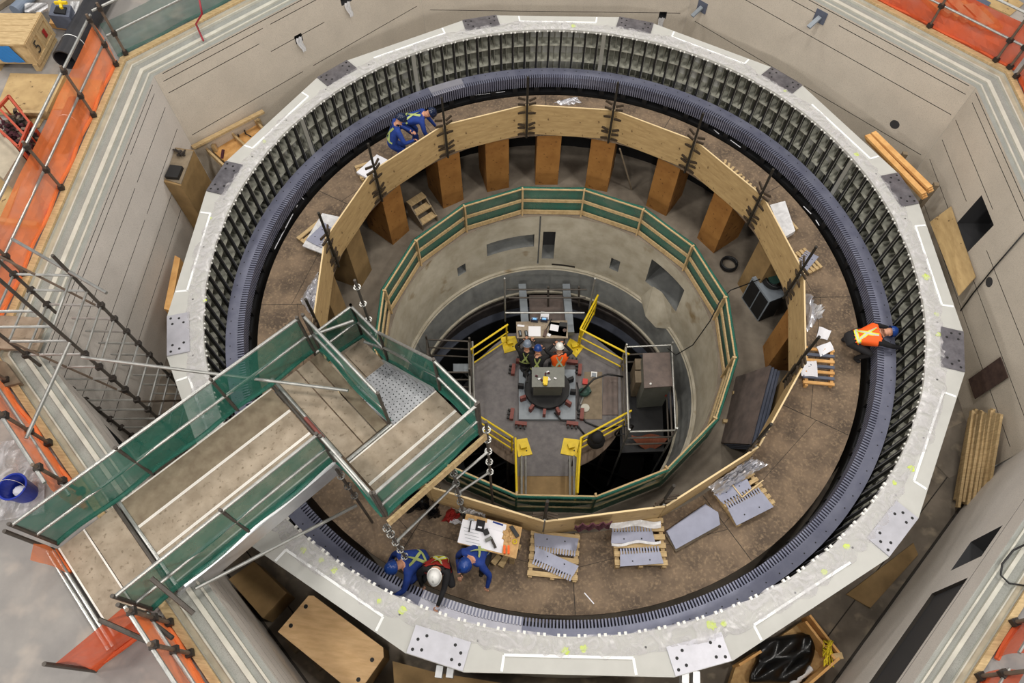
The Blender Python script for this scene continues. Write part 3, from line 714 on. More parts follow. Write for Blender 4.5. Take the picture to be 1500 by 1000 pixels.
# beams to the wall, tubes behind the table
for (u, lab) in ((766, 'left'), (831, 'right')):
    mb = MB(); a, b = P(u-1, 410, -4.75), P(u+4, 490, -5.1); mb.beam((a.x, a.y, -5.05), (b.x, b.y, -5.05), .22, .2); mb.cur = 0
    mb.build('steel_beam', ['base_gray'], label='grey steel beam running from the pit wall to the %s end of the cluttered table' % lab, cat='steel beam', group='beams behind the table')
mb = MB(); mb.prism(PZ([(775, 433), (824, 433), (828, 476), (776, 476)][::-1], -5.25), -5.28, -5.22); mb.build('board_walkway', ['panel_brown'], label='brown board floor between the two grey beams', cat='board')
t = thing('tube_rail', 'dark scaffold tube rail crossing above the two grey beams behind the table', 'scaffold tube', P(800, 430, -4.6))
for v, u0, u1, z in ((424, 742, 860, -4.3), (436, 745, 858, -4.7), (458, 740, 856, -4.2)):
    mb = MB(); mb.tube(P(u0, v, z), P(u1, v, z), .027, 8); mb.build('tube', ['tube_steel' if v == 458 else 'tube_dark'], t)
for u in (803, 848):
    mb = MB(); mb.tube(P(u, 420, -4.2), P(u, 448, -5.2), .03, 8); mb.build('upright', ['tube_dark'], t)
for u, v in ((740, 470), (860, 470)):
    mb = MB(); q = P(u, v, -5.2); mb.tube(q, q+Vector((0, 0, 2.2)), .027, 8); mb.build('upright', ['tube_steel'], t)
# table
tb = thing('folding_table', 'long pale folding table crowded with papers and tools on the turbine platform', 'table', P(793, 490, zp))
top = -4.5; cs = [(756, 471), (831, 469), (832, 493), (831, 495), (758, 495)]
c4 = [P(756, 471, top), P(831, 469, top), P(832, 495, top), P(757, 495, top)]
mb = MB(); mb.prism([tuple(p[:2]) for p in c4][::-1], top-.04, top); mb.build('tabletop', ['plank_gray'], tb)
for p in c4:
    q = p.lerp(sum(c4, Vector())/4, .12); mb = MB(); mb.tube((q.x, q.y, zp), (q.x, q.y, top-.04), .02, 8); mb.build('leg', ['tube_dark'], tb)
def flat(name, u, v, z, w_, d_, h_, rz, m, lab, cat, grp=None):
    mb = MB(); q = P(u, v, z); mb.box((q.x, q.y, z+h_/2), (w_, d_, h_), rz=rz); return mb.build(name, [m], label=lab, cat=cat, group=grp)
flat('paper_sheet', 783, 485, top+.001, .34, .32, .004, .1, 'paper', 'large white paper sheet in the middle of the cluttered table', 'paper')
flat('paper_sheet', 812, 480, top+.001, .24, .2, .004, -.1, 'paper', 'white paper clipped on the tray at the right of the cluttered table', 'paper')
flat('paper_sheet', 763, 477, top+.001, .2, .06, .006, 0, 'paper', 'narrow white paper strip at the left of the cluttered table', 'paper')
flat('paper_sheet', 804, 491, top+.001, .1, .08, .03, -.3, 'paper', 'small white paper pack at the front edge of the cluttered table', 'paper')
flat('serving_tray', 817, 482, top-.003, .5, .42, .003, 0, 'panel_brown', 'brown tray at the right of the cluttered table', 'tray')
for u, v, lab in ((762, 489, 'left'), (771, 489, 'right')):
    t = thing('handheld_radio', 'black handheld radio, the %s one of the pair at the table corner' % lab, 'radio', P(u, v, top), .3, 'radios on the table')
    mb = MB(); mb.box((0, 0, .025), (.08, .18, .05)); mb.build('case', ['rubber_black'], t, local=True); mb = MB(); mb.box((0, 0, .052), (.03, .12, .004)); mb.build('display', ['base_gray'], t, local=True)
for u, lab in ((783, 'left'), (797, 'right')):
    t = thing('lamp_unit', 'dark case with a glowing blue screen, the %s one of two behind the table papers' % lab, 'screen', P(u, 469.5, top), 0, 'glowing screens on the table')
    mb = MB(); mb.box((0, 0, .05), (.2, .12, .1)); mb.build('case', ['helmet_navy'], t, local=True); mb = MB(); mb.box((.0, 0, .102), (.11, .06, .004)); mb.build('screen', ['screen'], t, local=True)
mb = MB(); mb.box(P(825, 476, top+.04), (.22, .14, .08)); mb.build('battery_case', ['rubber_black'], label='black case at the back right corner of the cluttered table', cat='case')
mb = MB(); mb.tube(P(827, 483.5, top+.04), P(827, 483.5, top+.05), .05, 12); mb.build('tape_roll', ['rust_steel'], label='small brown tape roll on the tray', cat='tape roll')
t = thing('hand_broom', 'brown brush with a dark handle lying across the table papers', 'brush', P(800, 482, top))
mb = MB(); mb.beam(P(797, 493, top+.03), P(800, 483, top+.03), .08, .05); mb.build('bristles', ['rust_steel'], t); mb = MB(); mb.tube(P(800, 483, top+.03), P(808, 467, top+.03), .012, 6); mb.build('handle', ['rubber_black'], t)
flat('paper_sheet', 798, 462, -4.88, .24, .25, .004, 0, 'paper', 'white sheet on the boards behind the table', 'paper')
# right hand scaffold with the grey cabinet
t = thing('tube_scaffold', 'square tube scaffold around the grey cabinet at the right of the turbine pit', 'scaffold', P(945, 590, -5.6))
cr = [P(917, 508, -4.1), P(984, 505, -4.1), P(990, 630, -4.1), P(921, 632, -4.1)]
for i in range(4):
    a, b = cr[i], cr[(i+1) % 4]
    mb = MB(); mb.tube((a.x, a.y, -8.5), (a.x, a.y, -3.95), .028, 8); mb.build('upright', ['tube_steel'], t)
    for h in (0, -.45, -.9):
        mb = MB(); mb.tube(a+Vector((0, 0, h)), b+Vector((0, 0, h)), .025, 8); mb.build('tube', ['tube_steel' if h == 0 else 'tube_dark'], t)
mb = MB(); mb.prism([tuple(p[:2]) for p in cr][::-1], -5.7, -5.62); mb.build('floor_grid', ['dark_steel_and_shade'], t)
t = thing('control_cabinet', 'grey dusty equipment cabinet standing inside the right tube scaffold', 'cabinet', P(962, 560, -5.6))
q = [P(942, 519, -4.3), P(980, 518, -4.3), P(984, 565, -4.3), P(944, 568, -4.3)]
mb = MB(); mb.prism([tuple(p[:2]) for p in q][::-1], -5.6, -4.3); mb.build('body', ['machine_gray'], t)
q = [x+(x-sum(q, Vector())/4)*.04 for x in q]; mb = MB(); mb.prism([tuple(p[:2]) for p in q][::-1], -4.3, -4.26); mb.build('lid', ['panel_brown'], t)
mb = MB(); mb.ball(P(953, 562, -4.24), .035, 8); mb.build('lamp', ['helmet_white'], t)
mb = MB(); mb.tube(P(972, 577, -4.9), P(972, 579, -4.9), .09, 10); mb.build('red_button', ['red_paint'], t)
for v0, v1, lab in ((525, 541, 'far'), (543, 560, 'near')):
    q = [P(930, v0, -4.7), P(940, v0, -4.7), P(941, v1, -4.7), P(931, v1, -4.7)]; mb = MB(); mb.prism([tuple(p[:2]) for p in q][::-1], -5.6, -4.7)
    mb.build('metal_case', ['lumber_gray'], label='small tan case left of the grey cabinet, the %s one' % lab, cat='case', group='cases beside the cabinet')
mb = MB()
mb.sheet(lambda u, v: P(925+55*u, 637+28*v*(1-abs(2*u-1)*.9)+2*math.sin(u*9), -5.4-.3*v*(1-abs(2*u-1))), 12, 6); mb.build('tarpaulin', ['tarp_rust'], label='rust-brown tarpaulin hanging below the right tube scaffold', cat='tarpaulin')
t = thing('tube_scaffold', 'small tube scaffold bay at the left of the turbine platform', 'scaffold', P(660, 520, -6))
cl_ = [P(625, 497, -4.1), P(688, 500, -4.1), P(688, 545, -4.1), P(628, 545, -4.1)]
for i in range(4):
    a, b = cl_[i], cl_[(i+1) % 4]
    mb = MB(); mb.tube((a.x, a.y, -8.5), (a.x, a.y, -3.9), .028, 8); mb.build('upright', ['tube_dark'], t)
    for h in (0, -.45, -.9):
        mb = MB(); mb.tube(a+Vector((0, 0, h)), b+Vector((0, 0, h)), .024, 8); mb.build('tube', ['tube_dark'], t)
mb = MB(); p = P(694, 600, zp); mb.tube(P(687, 500, -4.3), P(689, 610, -4.3), .03, 8); mb.tube(P(692, 500, -4.6), P(695, 610, -4.6), .03, 8)
mb.build('tube_rail', ['tube_steel'], label='pair of pale tubes along the left edge of the turbine platform', cat='scaffold tube')
mb = MB()
for k in range(48): mb.disc(pol(3.92, 7.5*k+2, -7.125), .03, 8)
# guide-vane shapes in the dark water passage
t = thing('turbine_cover', 'dark ribbed turbine cover lying in the shadow below the platform', 'machine part', (0, 0, -9.59))
mb = MB(); mb.lathe([(2.6, -9.0), (3.3, -8.9), (3.4, -9.5), (2.5, -9.5)], n=64, closed=True); mb.build('ring', ['dark_steel_and_shade'], t)
for k in range(20):
    mb = MB(); mb.beam(pol(1.2, 18*k, -9.2), pol(3.6, 18*k, -9.0), .06, .5); mb.build('rib', ['dark_steel_and_shade'], t)
pw = bpy.data.objects.new('pit_point_light', l); C.objects.link(pw); pw.location = (.2, .5, -2.2)
# ================================================================ SCAFFOLD BRIDGE
bu = pol(1, 51); bv = Vector((bu.y, -bu.x, 0)); ZB = 2.61
def B(s, w_, z): return bu*s+bv*w_+Vector((0, 0, z))
def bplank(s0, s1, w0, w1, z=ZB, th=.045, m='plank_gray', edge=True, parent=None, lab=None, name='deck_plank', axis='s'):
    mb = MB(); c = B((s0+s1)/2, (w0+w1)/2, z-th/2); mb.box(c, (abs(s1-s0), abs(w1-w0), th), rz=R(51))
    if edge:
        mb.cur = 1
        if axis == 's':
            for w_ in (w0, w1): mb.box(B((s0+s1)/2, w_, z-.02), (abs(s1-s0), .022, .05), rz=R(51))
        else:
            for s_ in (s0, s1): mb.box(B(s_, (w0+w1)/2, z-.02), (.022, abs(w1-w0), .05), rz=R(51))
    return mb.build(name, [m, 'plank_edge'], parent)
br = thing('scaffold_bridge', 'long scaffold gangway with grey planks reaching from the hall floor over the ring', 'scaffold bridge', B(-7, 0, 2.4))
# bridge planks
for i, w0 in enumerate((-.66, -.16, .34)): bplank(-8.3, -5.8, w0, w0+.48, m=('plank_dark', 'plank_gray', 'plank_gray')[i], parent=br)
bplank(-9.22, -8.86, -.66, .86, m='plank_gray', parent=br, axis='w'); bplank(-8.84, -8.42, -.66, .86, m='plank_gray', parent=br, edge=False)
for i, (s0, s1) in enumerate(((-5.66, -5.35), (-5.33, -5.1), (-5.08, -4.9))): bplank(s0, s1, -.66, 1.0, m='plank_gray' if i < 2 else 'plank_dark', parent=br, edge=False)
for i, w0 in enumerate((1.1, 1.56)): bplank(-5.66, -4.02, w0, w0+.44, parent=br)
for s in (-8.36, -5.73):
    for d, m in ((-.03, 'tube_dark'), (.035, 'tube_steel')):
        mb = MB(); mb.tube(B(s+d, -.8, ZB), B(s+d, .95, ZB), .028, 8); mb.build('cross_tube', [m], br)
for s in (-9.34, -9.28):
    mb = MB(); mb.tube(B(s-.02, -.75, ZB-.03), B(s-.02, .95, ZB-.03), .022, 8); mb.build('end_tube', ['tube_steel'], br)
mb = MB(); mb.tube(B(-5.66, 1.045, ZB-.02), B(-4.85, 1.045, ZB-.02), .03, 8); mb.build('cross_tube', ['tube_steel'], br)
mb = MB(); mb.tube(B(-5.71, .1, ZB+.03), B(-5.71, .55, ZB+.03), .03, 8); mb.build('red_tube', ['red_primer'], br)
for w_ in (-.62, .62, .9):
    mb = MB(); mb.beam(B(-8.4, w_, 2.32), B(-5.7, w_, 2.32), .06, .36); mb.build('girder', ['alu'], br)
def netpanel(p0, p1, h0, h1, m, parent, hb=0.02, sag=.03, roll=True, name='net', hb1=None):
    mb = MB(); p0, p1 = Vector(p0), Vector(p1); d = (p1-p0); nrm = Vector((-d.y, d.x, 0)).normalized(); L = d.length; n = max(8, int(L*6))
    hb1 = hb if hb1 is None else hb1
    def f(u, v):
        b = hb*(1-u)+hb1*u; hh = h0*(1-u)+h1*u
        return p0+d*u+nrm*(sag*math.sin(u*L*3.1+v*2)*math.sin(v*3.14)+.5*sag*math.sin(u*L*9+v*5)*(1-v))+Vector((0, 0, b+(hh-b)*v-sag*.6*abs(math.sin(u*L*1.6))*(v > .8)))
    mb.sheet(f, n, 6); mb.build(name, [m], parent)
    if roll:
        mb = MB(); mb.path([p0+d*u+nrm*.02*math.sin(u*L*5)+Vector((0, 0, (hb*(1-u)+hb1*u)+.02)) for u in [i/n for i in range(n+1)]], .035, 6); mb.build('net_hem', [m], parent)
def railrun(p0, p1, h, parent, posts=2, m='tube_steel', mid=True, down=.0):
    p0, p1 = Vector(p0), Vector(p1)
    for hh in ((h, h*.5) if mid else (h,)):
        mb = MB(); mb.tube(p0+Vector((0, 0, hh)), p1+Vector((0, 0, hh)), .025, 8); mb.build('rail', [m], parent)
    for i in range(posts):
        q = p0.lerp(p1, i/(posts-1)); mb = MB(); mb.tube(q-Vector((0, 0, down)), q+Vector((0, 0, h+.06)), .025, 8); mb.build('post', ['tube_dark'], parent)
def netrail(name, lab, p0, p1, net='net_green', posts=3, h=1.0, cat='guard rail', grp=None, down=0., netlow=.02):
    t = thing(name, lab, cat, (Vector(p0)+Vector(p1))/2, group=grp); railrun(p0, p1, h, t, posts, down=down); netpanel(p0, p1, h-.02, h-.02, net, t, hb=netlow); return t
G = 'green netted guard rails of the bridge'
netrail('guard_rail', 'green-netted guard rail along the far left side of the scaffold bridge', B(-9.2, -.72, ZB), B(-4.95, -.72, ZB), posts=4, grp=G)
netrail('guard_rail', 'green-netted guard rail along the near right side of the scaffold bridge', B(-8.7, .92, ZB), B(-5.8, .92, ZB), posts=3, grp=G)
netrail('guard_rail', 'green-netted guard rail between the bridge landing and the steel stair', B(-4.86, -.7, ZB), B(-4.86, 1.02, ZB), posts=2, grp=G)
netrail('guard_rail', 'green-netted guard rail on the outer edge of the bridge landing, above the table of drawings', B(-5.75, 2.06, ZB), B(-4.02, 2.06, ZB), posts=2, grp=G)
netrail('guard_rail', 'green-netted guard rail at the landing end nearest the central pit', B(-3.98, 1.15, ZB), B(-3.98, 2.06, ZB), posts=2, grp=G)
netrail('guard_rail', 'short steel guard rail at the landing corner by the bridge end', B(-5.78, .98, ZB), B(-5.78, 2.04, ZB), posts=2, grp=G)
mb = MB(); mb.beam(B(-5.8, 2.13, ZB-.1), B(-3.95, 2.13, ZB-.1), .04, .2); mb.build('toe_board', ['lumber'], br)
# stair and lower pad
st = thing('scaffold_stair', 'perforated steel stair going down from the bridge landing', 'stair', B(-4.45, .4, 1.3))
NT = 7
for i in range(NT):
    z = ZB-.17*(i+1); w1 = 1.06-.215*i; mb = MB(); mb.box(B(-4.43, w1-.1, z), (.78, .175, .03), rz=R(51)); mb.cur = 1
    for a in range(11):
        for b in range(3): mb.disc(B(-4.77+.068*a, w1-.165+.06*b, z+.0155), .011, 6)
    mb.cur = 0; mb.box(B(-4.43, w1-.01, z-.02), (.78, .012, .07), rz=R(51)); mb.cur = 2; mb.box(B(-4.43, w1-.008, z+.017), (.78, .02, .006), rz=R(51)); mb.build('tread', ['tread_metal', 'bolt_black', 'alu'], st)
for s in (-4.84, -4.02):
    mb = MB(); mb.beam(B(s, 1.08, ZB-.1), B(s, -.46, 1.32), .03, .2); mb.build('stringer', ['alu'], st)
pd = thing('stair_pad', 'small plank landing at the foot of the steel stair', 'platform', B(-4.4, -.8, 1.25))
for i in range(2):
    c0 = -4.82+.42*i; mb = MB(); mb.box(B(c0+.2, -.8, 1.28), (.4, .68, .045), rz=R(51)); mb.build('plank', ['plank_gray'], pd)
netrail('guard_rail', 'green-netted guard rail behind the small stair landing', B(-3.95, -1.2, 1.3), B(-3.95, -.45, 1.3), posts=2, grp=G)
netrail('guard_rail', 'green-netted guard rail at the far left of the small stair landing', B(-4.85, -1.2, 1.3), B(-3.95, -1.2, 1.3), posts=2, grp=G)
t = thing('guard_rail', 'green-netted sloping guard rail along the steel stair on the pit side', 'guard rail', B(-3.95, .4, 1.5), group=G)
a, b = B(-3.95, -.45, 0), B(-3.95, 1.12, 0)
netpanel(a, b, 2.35, 3.5, 'net_green', t, hb=1.35, hb1=2.5)
for dz in (0, -.5):
    mb = MB(); mb.tube(a+Vector((0, 0, 2.36+dz)), b+Vector((0, 0, 3.52+dz)), .025, 8); mb.build('rail', ['tube_steel'], t)
def ringpost(lab, x, y, z0, z1, zs, group='ring-lock scaffold standards'):
    t = thing('scaffold_standard', lab, 'scaffold post', (x, y, z0), group=group)
    mb = MB(); mb.tube((x, y, z0), (x, y, z1), .024, 8); mb.build('tube', ['tube_dark'], t)
    for z in zs:
        mb = MB(); mb.lathe([(.045, z-.005), (.062, z-.005), (.062, z+.005), (.045, z+.005)], n=16, closed=True, c=(x, y))
        for k in range(4): mb.beam((x, y, z), Vector((x, y, z))+pol(.06, 90*k), .018, .01)
        mb.build('rosette', ['tube_steel'], t)
    return t
ringpost('free-standing ring-lock scaffold post with four bright rosettes beside the stair landing', -3.2, -2.3, -2.4, 3.1, (2.9, 2.4, 1.9, 1.4))
q = B(-3.92, 2.12, 0); ringpost('ring-lock scaffold post at the landing tip beside the pit platform', q.x, q.y, -2.4, 3.0, (2.7, 2.3, 1.8, 1.3, .8))
q = B(-5.85, 2.12, 0); ringpost('ring-lock scaffold post at the landing corner above the blue workers', q.x, q.y, -.45, 2.5, (2.35, 2.0, 1.5, 1.0, .5))
q = B(-5.85, 1.0, 0); ringpost('ring-lock scaffold post under the joint of bridge and landing', q.x, q.y, -.45, 2.5, (2.2, 1.7, 1.2))
q = B(-4.6, 2.1, 0); ringpost('ring-lock scaffold post under the outer landing edge', q.x, q.y, -.45, 2.45, (2.1, 1.6, 1.1, .6, .1))
for (a, b, z, lab) in ((B(-3.92, 2.12, 1.8), B(-4.6, 2.1, 1.8), 0, 'upper'), (B(-3.92, 2.12, .8), B(-4.6, 2.1, 1.1), 0, 'lower'), (B(-5.85, 2.12, 1.5), B(-4.6, 2.1, 1.6), 0, 'middle')):
    mb = MB(); mb.tube(a, b, .022, 8); mb.build('scaffold_ledger', ['tube_steel'], label='short %s scaffold tube under the outer edge of the landing' % lab, cat='scaffold tube', group='ledgers under the landing')
def stube(a, b, lab, m='tube_steel', r=.026):
    mb = MB(); mb.tube(a, b, r, 8); return mb.build('scaffold_tube', [m], label=lab, cat='scaffold tube', group='loose scaffold tubes and braces')
stube(P(120, 523, 3.1), P(510, 572, 3.0), 'long pale scaffold tube from the corner tower across to the bridge rail')
stube(P(38, 642, 3.3), P(102, 502, 3.3), 'pale tube rising from the left orange fence to the corner tower')
stube(P(286, 862, 2.66), P(522, 740, 1.6), 'long pale brace from the near left curb to the bridge landing')
stube(P(18, 350, 3.7), P(156, 429, 3.7), 'pale tube reaching out from the left fence over the pit corner')
stube(P(533, 500, 1.9)+Vector((0, 0, 0)), P(592, 522, 1.5), 'thin tube from the free-standing post towards the stair netting')
stube(P(517, 470, 2.4), P(460, 490, 2.6), 'thin tube from the free-standing post to the bridge netting')
# ---------------- corner tower
tw = thing('scaffold_tower', 'tall tube scaffold tower standing in the left corner of the octagonal pit', 'scaffold', (-7.6, -3.5, ZF))
Va, Vc, Vb, Vd = Vector((-7.23, -3.06, 0)), Vector((-8.1, -3.15, 0)), Vector((-7.11, -3.94, 0)), Vector((-8.0, -4.06, 0))
for p, zt in ((Va, 4.1), (Vb, 4.9), (Vc, 4.6), (Vd, 5.0)):
    mb = MB(); mb.tube(p+Vector((0, 0, ZF if abs(p.x) < 7.6 else 2.5 if p is Vc else ZF)), p+Vector((0, 0, zt)), .026, 8); mb.build('standard', ['tube_dark'], tw)
z = -.6; i = 0
while z < 4.2:
    for a, b in ((Va, Vc), (Vb, Vd), (Va, Vb), (Vc, Vd)):
        if z > 3.9 and a is Va: continue
        if a is Vc and z < 2.5: continue
        e = b.copy()
        if z < 2.45 and b is Vc: e = a.lerp(b, .8)
        mb = MB(); mb.tube(a+Vector((0, 0, z)), e+Vector((0, 0, z)), .02, 6); mb.build('ledger', ['tube_steel'], tw)
    z += .42; i += 1
for a, b, z0, z1 in ((Va, Vb, -.9, 1.0), (Vb, Vd, 1.2, 3.2), (Va, Vc, 2.6, 4.2)):
    mb = MB(); mb.tube(a+Vector((0, 0, z0)), b+Vector((0, 0, z1)), .02, 6); mb.build('brace', ['tube_rust'], tw)
for p in (Va, Vb, Vc, Vd):
    for k in range(3 if p is Vc else 9):
        mb = MB(); z = (2.75 if p is Vc else -.6)+.42*k; mb.box(p+Vector((0, 0, z)), (.09, .09, .08), rz=.4); mb.build('coupler', ['clamp_dark'], tw)
# ================================================================ FENCES ON THE HALL FLOOR
def octpt(az, s, z, d=9.22):
    n = pol(1, az); t = Vector((-n.y, n.x, 0)); d = sr(az, d) if d > 8.41 else d; return n*d+t*s+Vector((0, 0, z))
def sof(az, q): n = pol(1, az); return -n.y*q.x+n.x*q.y
def octfence(az, s0, s1, lab, net, posts, h=1.1, cat='guard rail', netlow=.03, nh=.92):
    t = thing('guard_rail', lab, cat, octpt(az, (s0+s1)/2, ZH)); a, b = octpt(az, s0, ZH), octpt(az, s1, ZH)
    for hh, r_ in ((h, .026), (.55, .024)):
        mb = MB(); mb.tube(a+Vector((0, 0, hh)), b+Vector((0, 0, hh)), r_, 8); mb.build('rail', ['tube_steel'], t)
    n = pol(1, az)
    for s in posts:
        q = octpt(az, s, ZH, 9.18); mb = MB(); mb.tube(q, q+Vector((0, 0, h+.12)), .026, 8); mb.build('post', ['tube_rust'], t)
        for hh in (h, .55, .1): mb = MB(); mb.box(q+Vector((0, 0, hh)), (.09, .09, .08), rz=.5); mb.build('coupler', ['clamp_dark'], t)
    netpanel(a+n*.04, b+n*.04, nh, nh, net, t, hb=netlow, sag=.05)
    return t
octfence(186, -3.75, 3.3, 'long orange-netted guard rail along the left side of the pit', 'net_orange', [sof(186, P(110, 105, 3.6)), sof(186, P(58, 215, 3.6)), sof(186, P(2, 345, 3.6)), -3.6])
octfence(141, -3.8, 3.75, 'green-netted guard rail at the top left side of the pit', 'net_green_thin', [3.6, .6, -2.4], nh=.8)
octfence(231, -4.2, -.95, 'orange-netted guard rail at the left corner below the scaffold tower', 'net_orange', [-3.6, -2.2, -1.2])
octfence(231, 1.1, 3.8, 'orange-netted guard rail running down from the near end of the bridge', 'net_orange', [1.2, 1.7, 2.9])
octfence(51, -3.8, 3.75, 'dark orange netted guard rail at the top right side of the pit', 'net_orange_dark', [-3.7, -3.4, -1.9, .4, 2.6])
octfence(6, -3.7, 3.7, 'dark orange netted guard rail at the far right edge of the picture', 'net_orange_dark', [3.6, 1.2, -1.2])
octfence(321, -3.8, -1.6, 'orange-netted guard rail at the lower right corner', 'net_orange_dark', [-1.7, -2.6], nh=.8)
octfence(321, -1.35, -.75, 'short end piece of orange netting above the lower right guard rail', 'net_orange_dark', [-.8], nh=.8)
# netting return at the bridge mouth
t = thing('orange_screen', 'orange net screen standing out from the near corner of the bridge mouth', 'netting', B(-9.6, 1.0, ZH))
a, b = B(-8.72, 1.02, ZH), B(-9.62, 1.02, ZH)
netpanel(a, b, .95, .95, 'net_orange_dark', t, sag=.05)
for q in (a, b):
    mb = MB(); mb.tube(q, q+Vector((0, 0, 1.1)), .026, 8); mb.build('post', ['tube_dark'], t)
t = thing('orange_screen', 'small orange net screen at the far corner of the bridge mouth', 'netting', B(-9.3, -.9, ZH))
netpanel(B(-9.3, -.72, ZH), B(-9.3, -.3, ZH), .5, .9, 'net_orange', t, sag=.03)
mb = MB(); mb.tube(B(-9.3, -.72, ZH), B(-9.3, -.72, ZH+1.1), .026, 8); mb.build('post', ['tube_dark'], t)
for i, (a, b, lab) in enumerate([(B(-9.0, .95, 3.45), B(-8.75, 1.5, 3.3), 'dark tube stub sticking out over the near bridge corner'), (B(-8.75, 1.0, 3.0), B(-8.6, 1.55, 3.0), 'dark tube stub below the first at the near bridge corner'), (B(-8.3, 1.0, 3.55), B(-8.2, 1.6, 3.3), 'dark tube stub crossing the near bridge netting')]):
    stube(a, b, lab, 'tube_dark', .03)
mb = MB(); mb.path([P(292, 0, 3.3), P(296, 20, 3.1), P(287, 35, 2.62), P(298, 60, 2.5)], .02, 6); mb.build('hose', ['hose_red'], label='thin dark red hose hanging over the top left curb', cat='hose', smooth=True)
mb = MB(); mb.path([P(1504, 796, 2.5), P(1484, 806, 2.5), P(1468, 826, 2.5), P(1466, 842, 2.5), P(1478, 854, 2.5), P(1504, 858, 2.5)], .014, 6); mb.build('cable', ['rubber_black'], label='black cable loop lying on the right curb', cat='cable', smooth=True)
mb = MB(); mb.path([PW(1500, 341, 6, 8.38), PW(1455, 393, 6, 8.38), PW(1425, 430, 6, 8.38), PW(1407, 455, 6, 8.38)], .014, 6); mb.build('cable', ['rubber_black'], label='black cable hanging diagonally down the right wall', cat='cable', smooth=True)
# ================================================================ GOODS ON THE HALL FLOOR
def quadbox(name, px, ztop, zbot, m, parent=None, **k):
    q = [P(u, v, ztop) for u, v in px]; mb = MB(); pts = [tuple(a[:2]) for a in q]
    ar = sum(pts[i][0]*pts[(i+1) % len(pts)][1]-pts[(i+1) % len(pts)][0]*pts[i][1] for i in range(len(pts)))
    if ar < 0: pts = pts[::-1]
    mb.prism(pts, zbot, ztop); return mb.build(name, m if isinstance(m, list) else [m], parent, **k)
# numbered crate
q0, q1, q2, q3 = [P(u, v, 3.12) for u, v in ((37, 66), (62, 20), (-14, 12), (-35, 60))]
cr = thing('wooden_crate', 'big wooden shipping crate marked 5 with blue film on its side, top left', 'crate', ((q0.x+q2.x)/2, (q0.y+q2.y)/2, ZH))
ex = (q0-q3).normalized(); ey = (q1-q0); ey.z = 0; Ly = ey.length; ey.normalize(); ex = Vector((ey.y, -ey.x, 0)); Lx = 1.05
def K(x, y, z): return q0+ex*(x-Lx)+ey*y+Vector((0, 0, z-3.12))
mc_ = Matrix((ex, ey, Vector((0, 0, 1)))).transposed()
def kb(mb, x, y, z, dx, dy, dz): mb.box(K(x, y, z), (dx, dy, dz), mtx=mc_)
mb = MB(); kb(mb, Lx/2, Ly/2, 2.87, Lx-.06, Ly-.06, .44); mb.build('panel', ['lumber'], cr)
mb = MB(); kb(mb, Lx/2, Ly/2, 3.105, Lx, Ly, .03); mb.build('lid', ['lumber'], cr)
for i in range(5):
    mb = MB(); kb(mb, Lx/2, Ly*(i+.5)/5, 3.123, Lx, Ly/5-.012, .012); mb.build('lid_board', ['lumber'], cr)
for x in (.06, Lx-.06):
    mb = MB(); kb(mb, x, Ly/2, 3.135, .09, Ly+.03, .02); mb.build('batten', ['lumber'], cr)
for y in (.04, Ly/2, Ly-.04):
    mb = MB(); kb(mb, Lx-.02, y, 2.87, .03, .08, .46); mb.build('batten', ['lumber'], cr)
for z in (2.67, 3.07):
    mb = MB(); kb(mb, Lx-.02, Ly/2, z, .035, Ly, .07); mb.build('batten', ['lumber'], cr)
for x in (.12, Lx-.1):
    mb = MB(); kb(mb, x, Ly/2, 2.575, .1, Ly, .15); mb.build('skid', ['lumber'], cr)
mb = MB(); mb.sheet(lambda u, v: K(Lx*.25+.45*u+.1*v, -.005-.012*abs(math.sin(u*7+v*3)), 3.1-.38*v), 8, 5); mb.build('blue_film', ['blue_wrap'], cr, label='torn blue plastic film')
def text(s_, size, mtx, m, parent=None, ext=.002, name='lettering'):
    cu = bpy.data.curves.new(name, 'FONT'); cu.body = s_; cu.size = size; cu.extrude = ext; cu.align_x = 'CENTER'; cu.align_y = 'CENTER'
    tmp = bpy.data.objects.new('tmp', cu); C.objects.link(tmp); dg = bpy.context.evaluated_depsgraph_get(); me = bpy.data.meshes.new_from_object(tmp.evaluated_get(dg)); bpy.data.objects.remove(tmp)
    o = bpy.data.objects.new(name, me); C.objects.link(o); me.materials.clear(); me.materials.append(M[m])
    if parent is not None: o.parent = parent; mtx = Matrix.Translation(-parent_loc(parent)) @ mtx
    o.matrix_local = mtx; return o
mt = Matrix((ey, Vector((0, 0, 1)), ex)).transposed().to_4x4(); mt.translation = K(Lx+.002, Ly*.28, 2.87); text('5', .34, mt, 'groove_dark', cr, name='painted_number')
mb = MB(); kb(mb, Lx+.001, Ly*.72, 2.87, .004, .1, .16); mb.build('red_mark', ['vest_red'], cr)
# black pipes
def pipe(lab, a, b, r, wall=.025):
    t = thing('steel_pipe', lab, 'pipe', ((a.x+b.x)/2, (a.y+b.y)/2, ZH))
    d = (b-a).normalized(); mb = MB(); mb.path([a, b], r, 28, cap=False); mb.path([b, a], r-wall, 28, cap=False)
    for e in (a, b):
        o1 = len(mb.v); u = d.orthogonal().normalized(); w_ = d.cross(u); vs = []
        for rr_ in (r, r-wall):
            for k in range(28): vs.append(e+(u*math.cos(math.pi*k/14)+w_*math.sin(math.pi*k/14))*rr_)
        mb.add(vs, [(k, (k+1) % 28, 28+(k+1) % 28, 28+k) for k in range(28)])
    mb.build('shell', ['pipe_black'], t, smooth=False)
    mb = MB(); e = a+d*.5; mb.path([e-d*.008, e+d*.008], r+.003, 28, cap=False); mb.build('white_band', ['tape_white'], t)
pipe('large black steel pipe lying beside the crate at the top left', P(95, 88, ZH+.22), P(160, -30, ZH+.22), .22)
pipe('smaller dark pipe lying behind the orange netting on the left', P(112, 150, ZH+.16), P(82, 217, ZH+.16), .15)
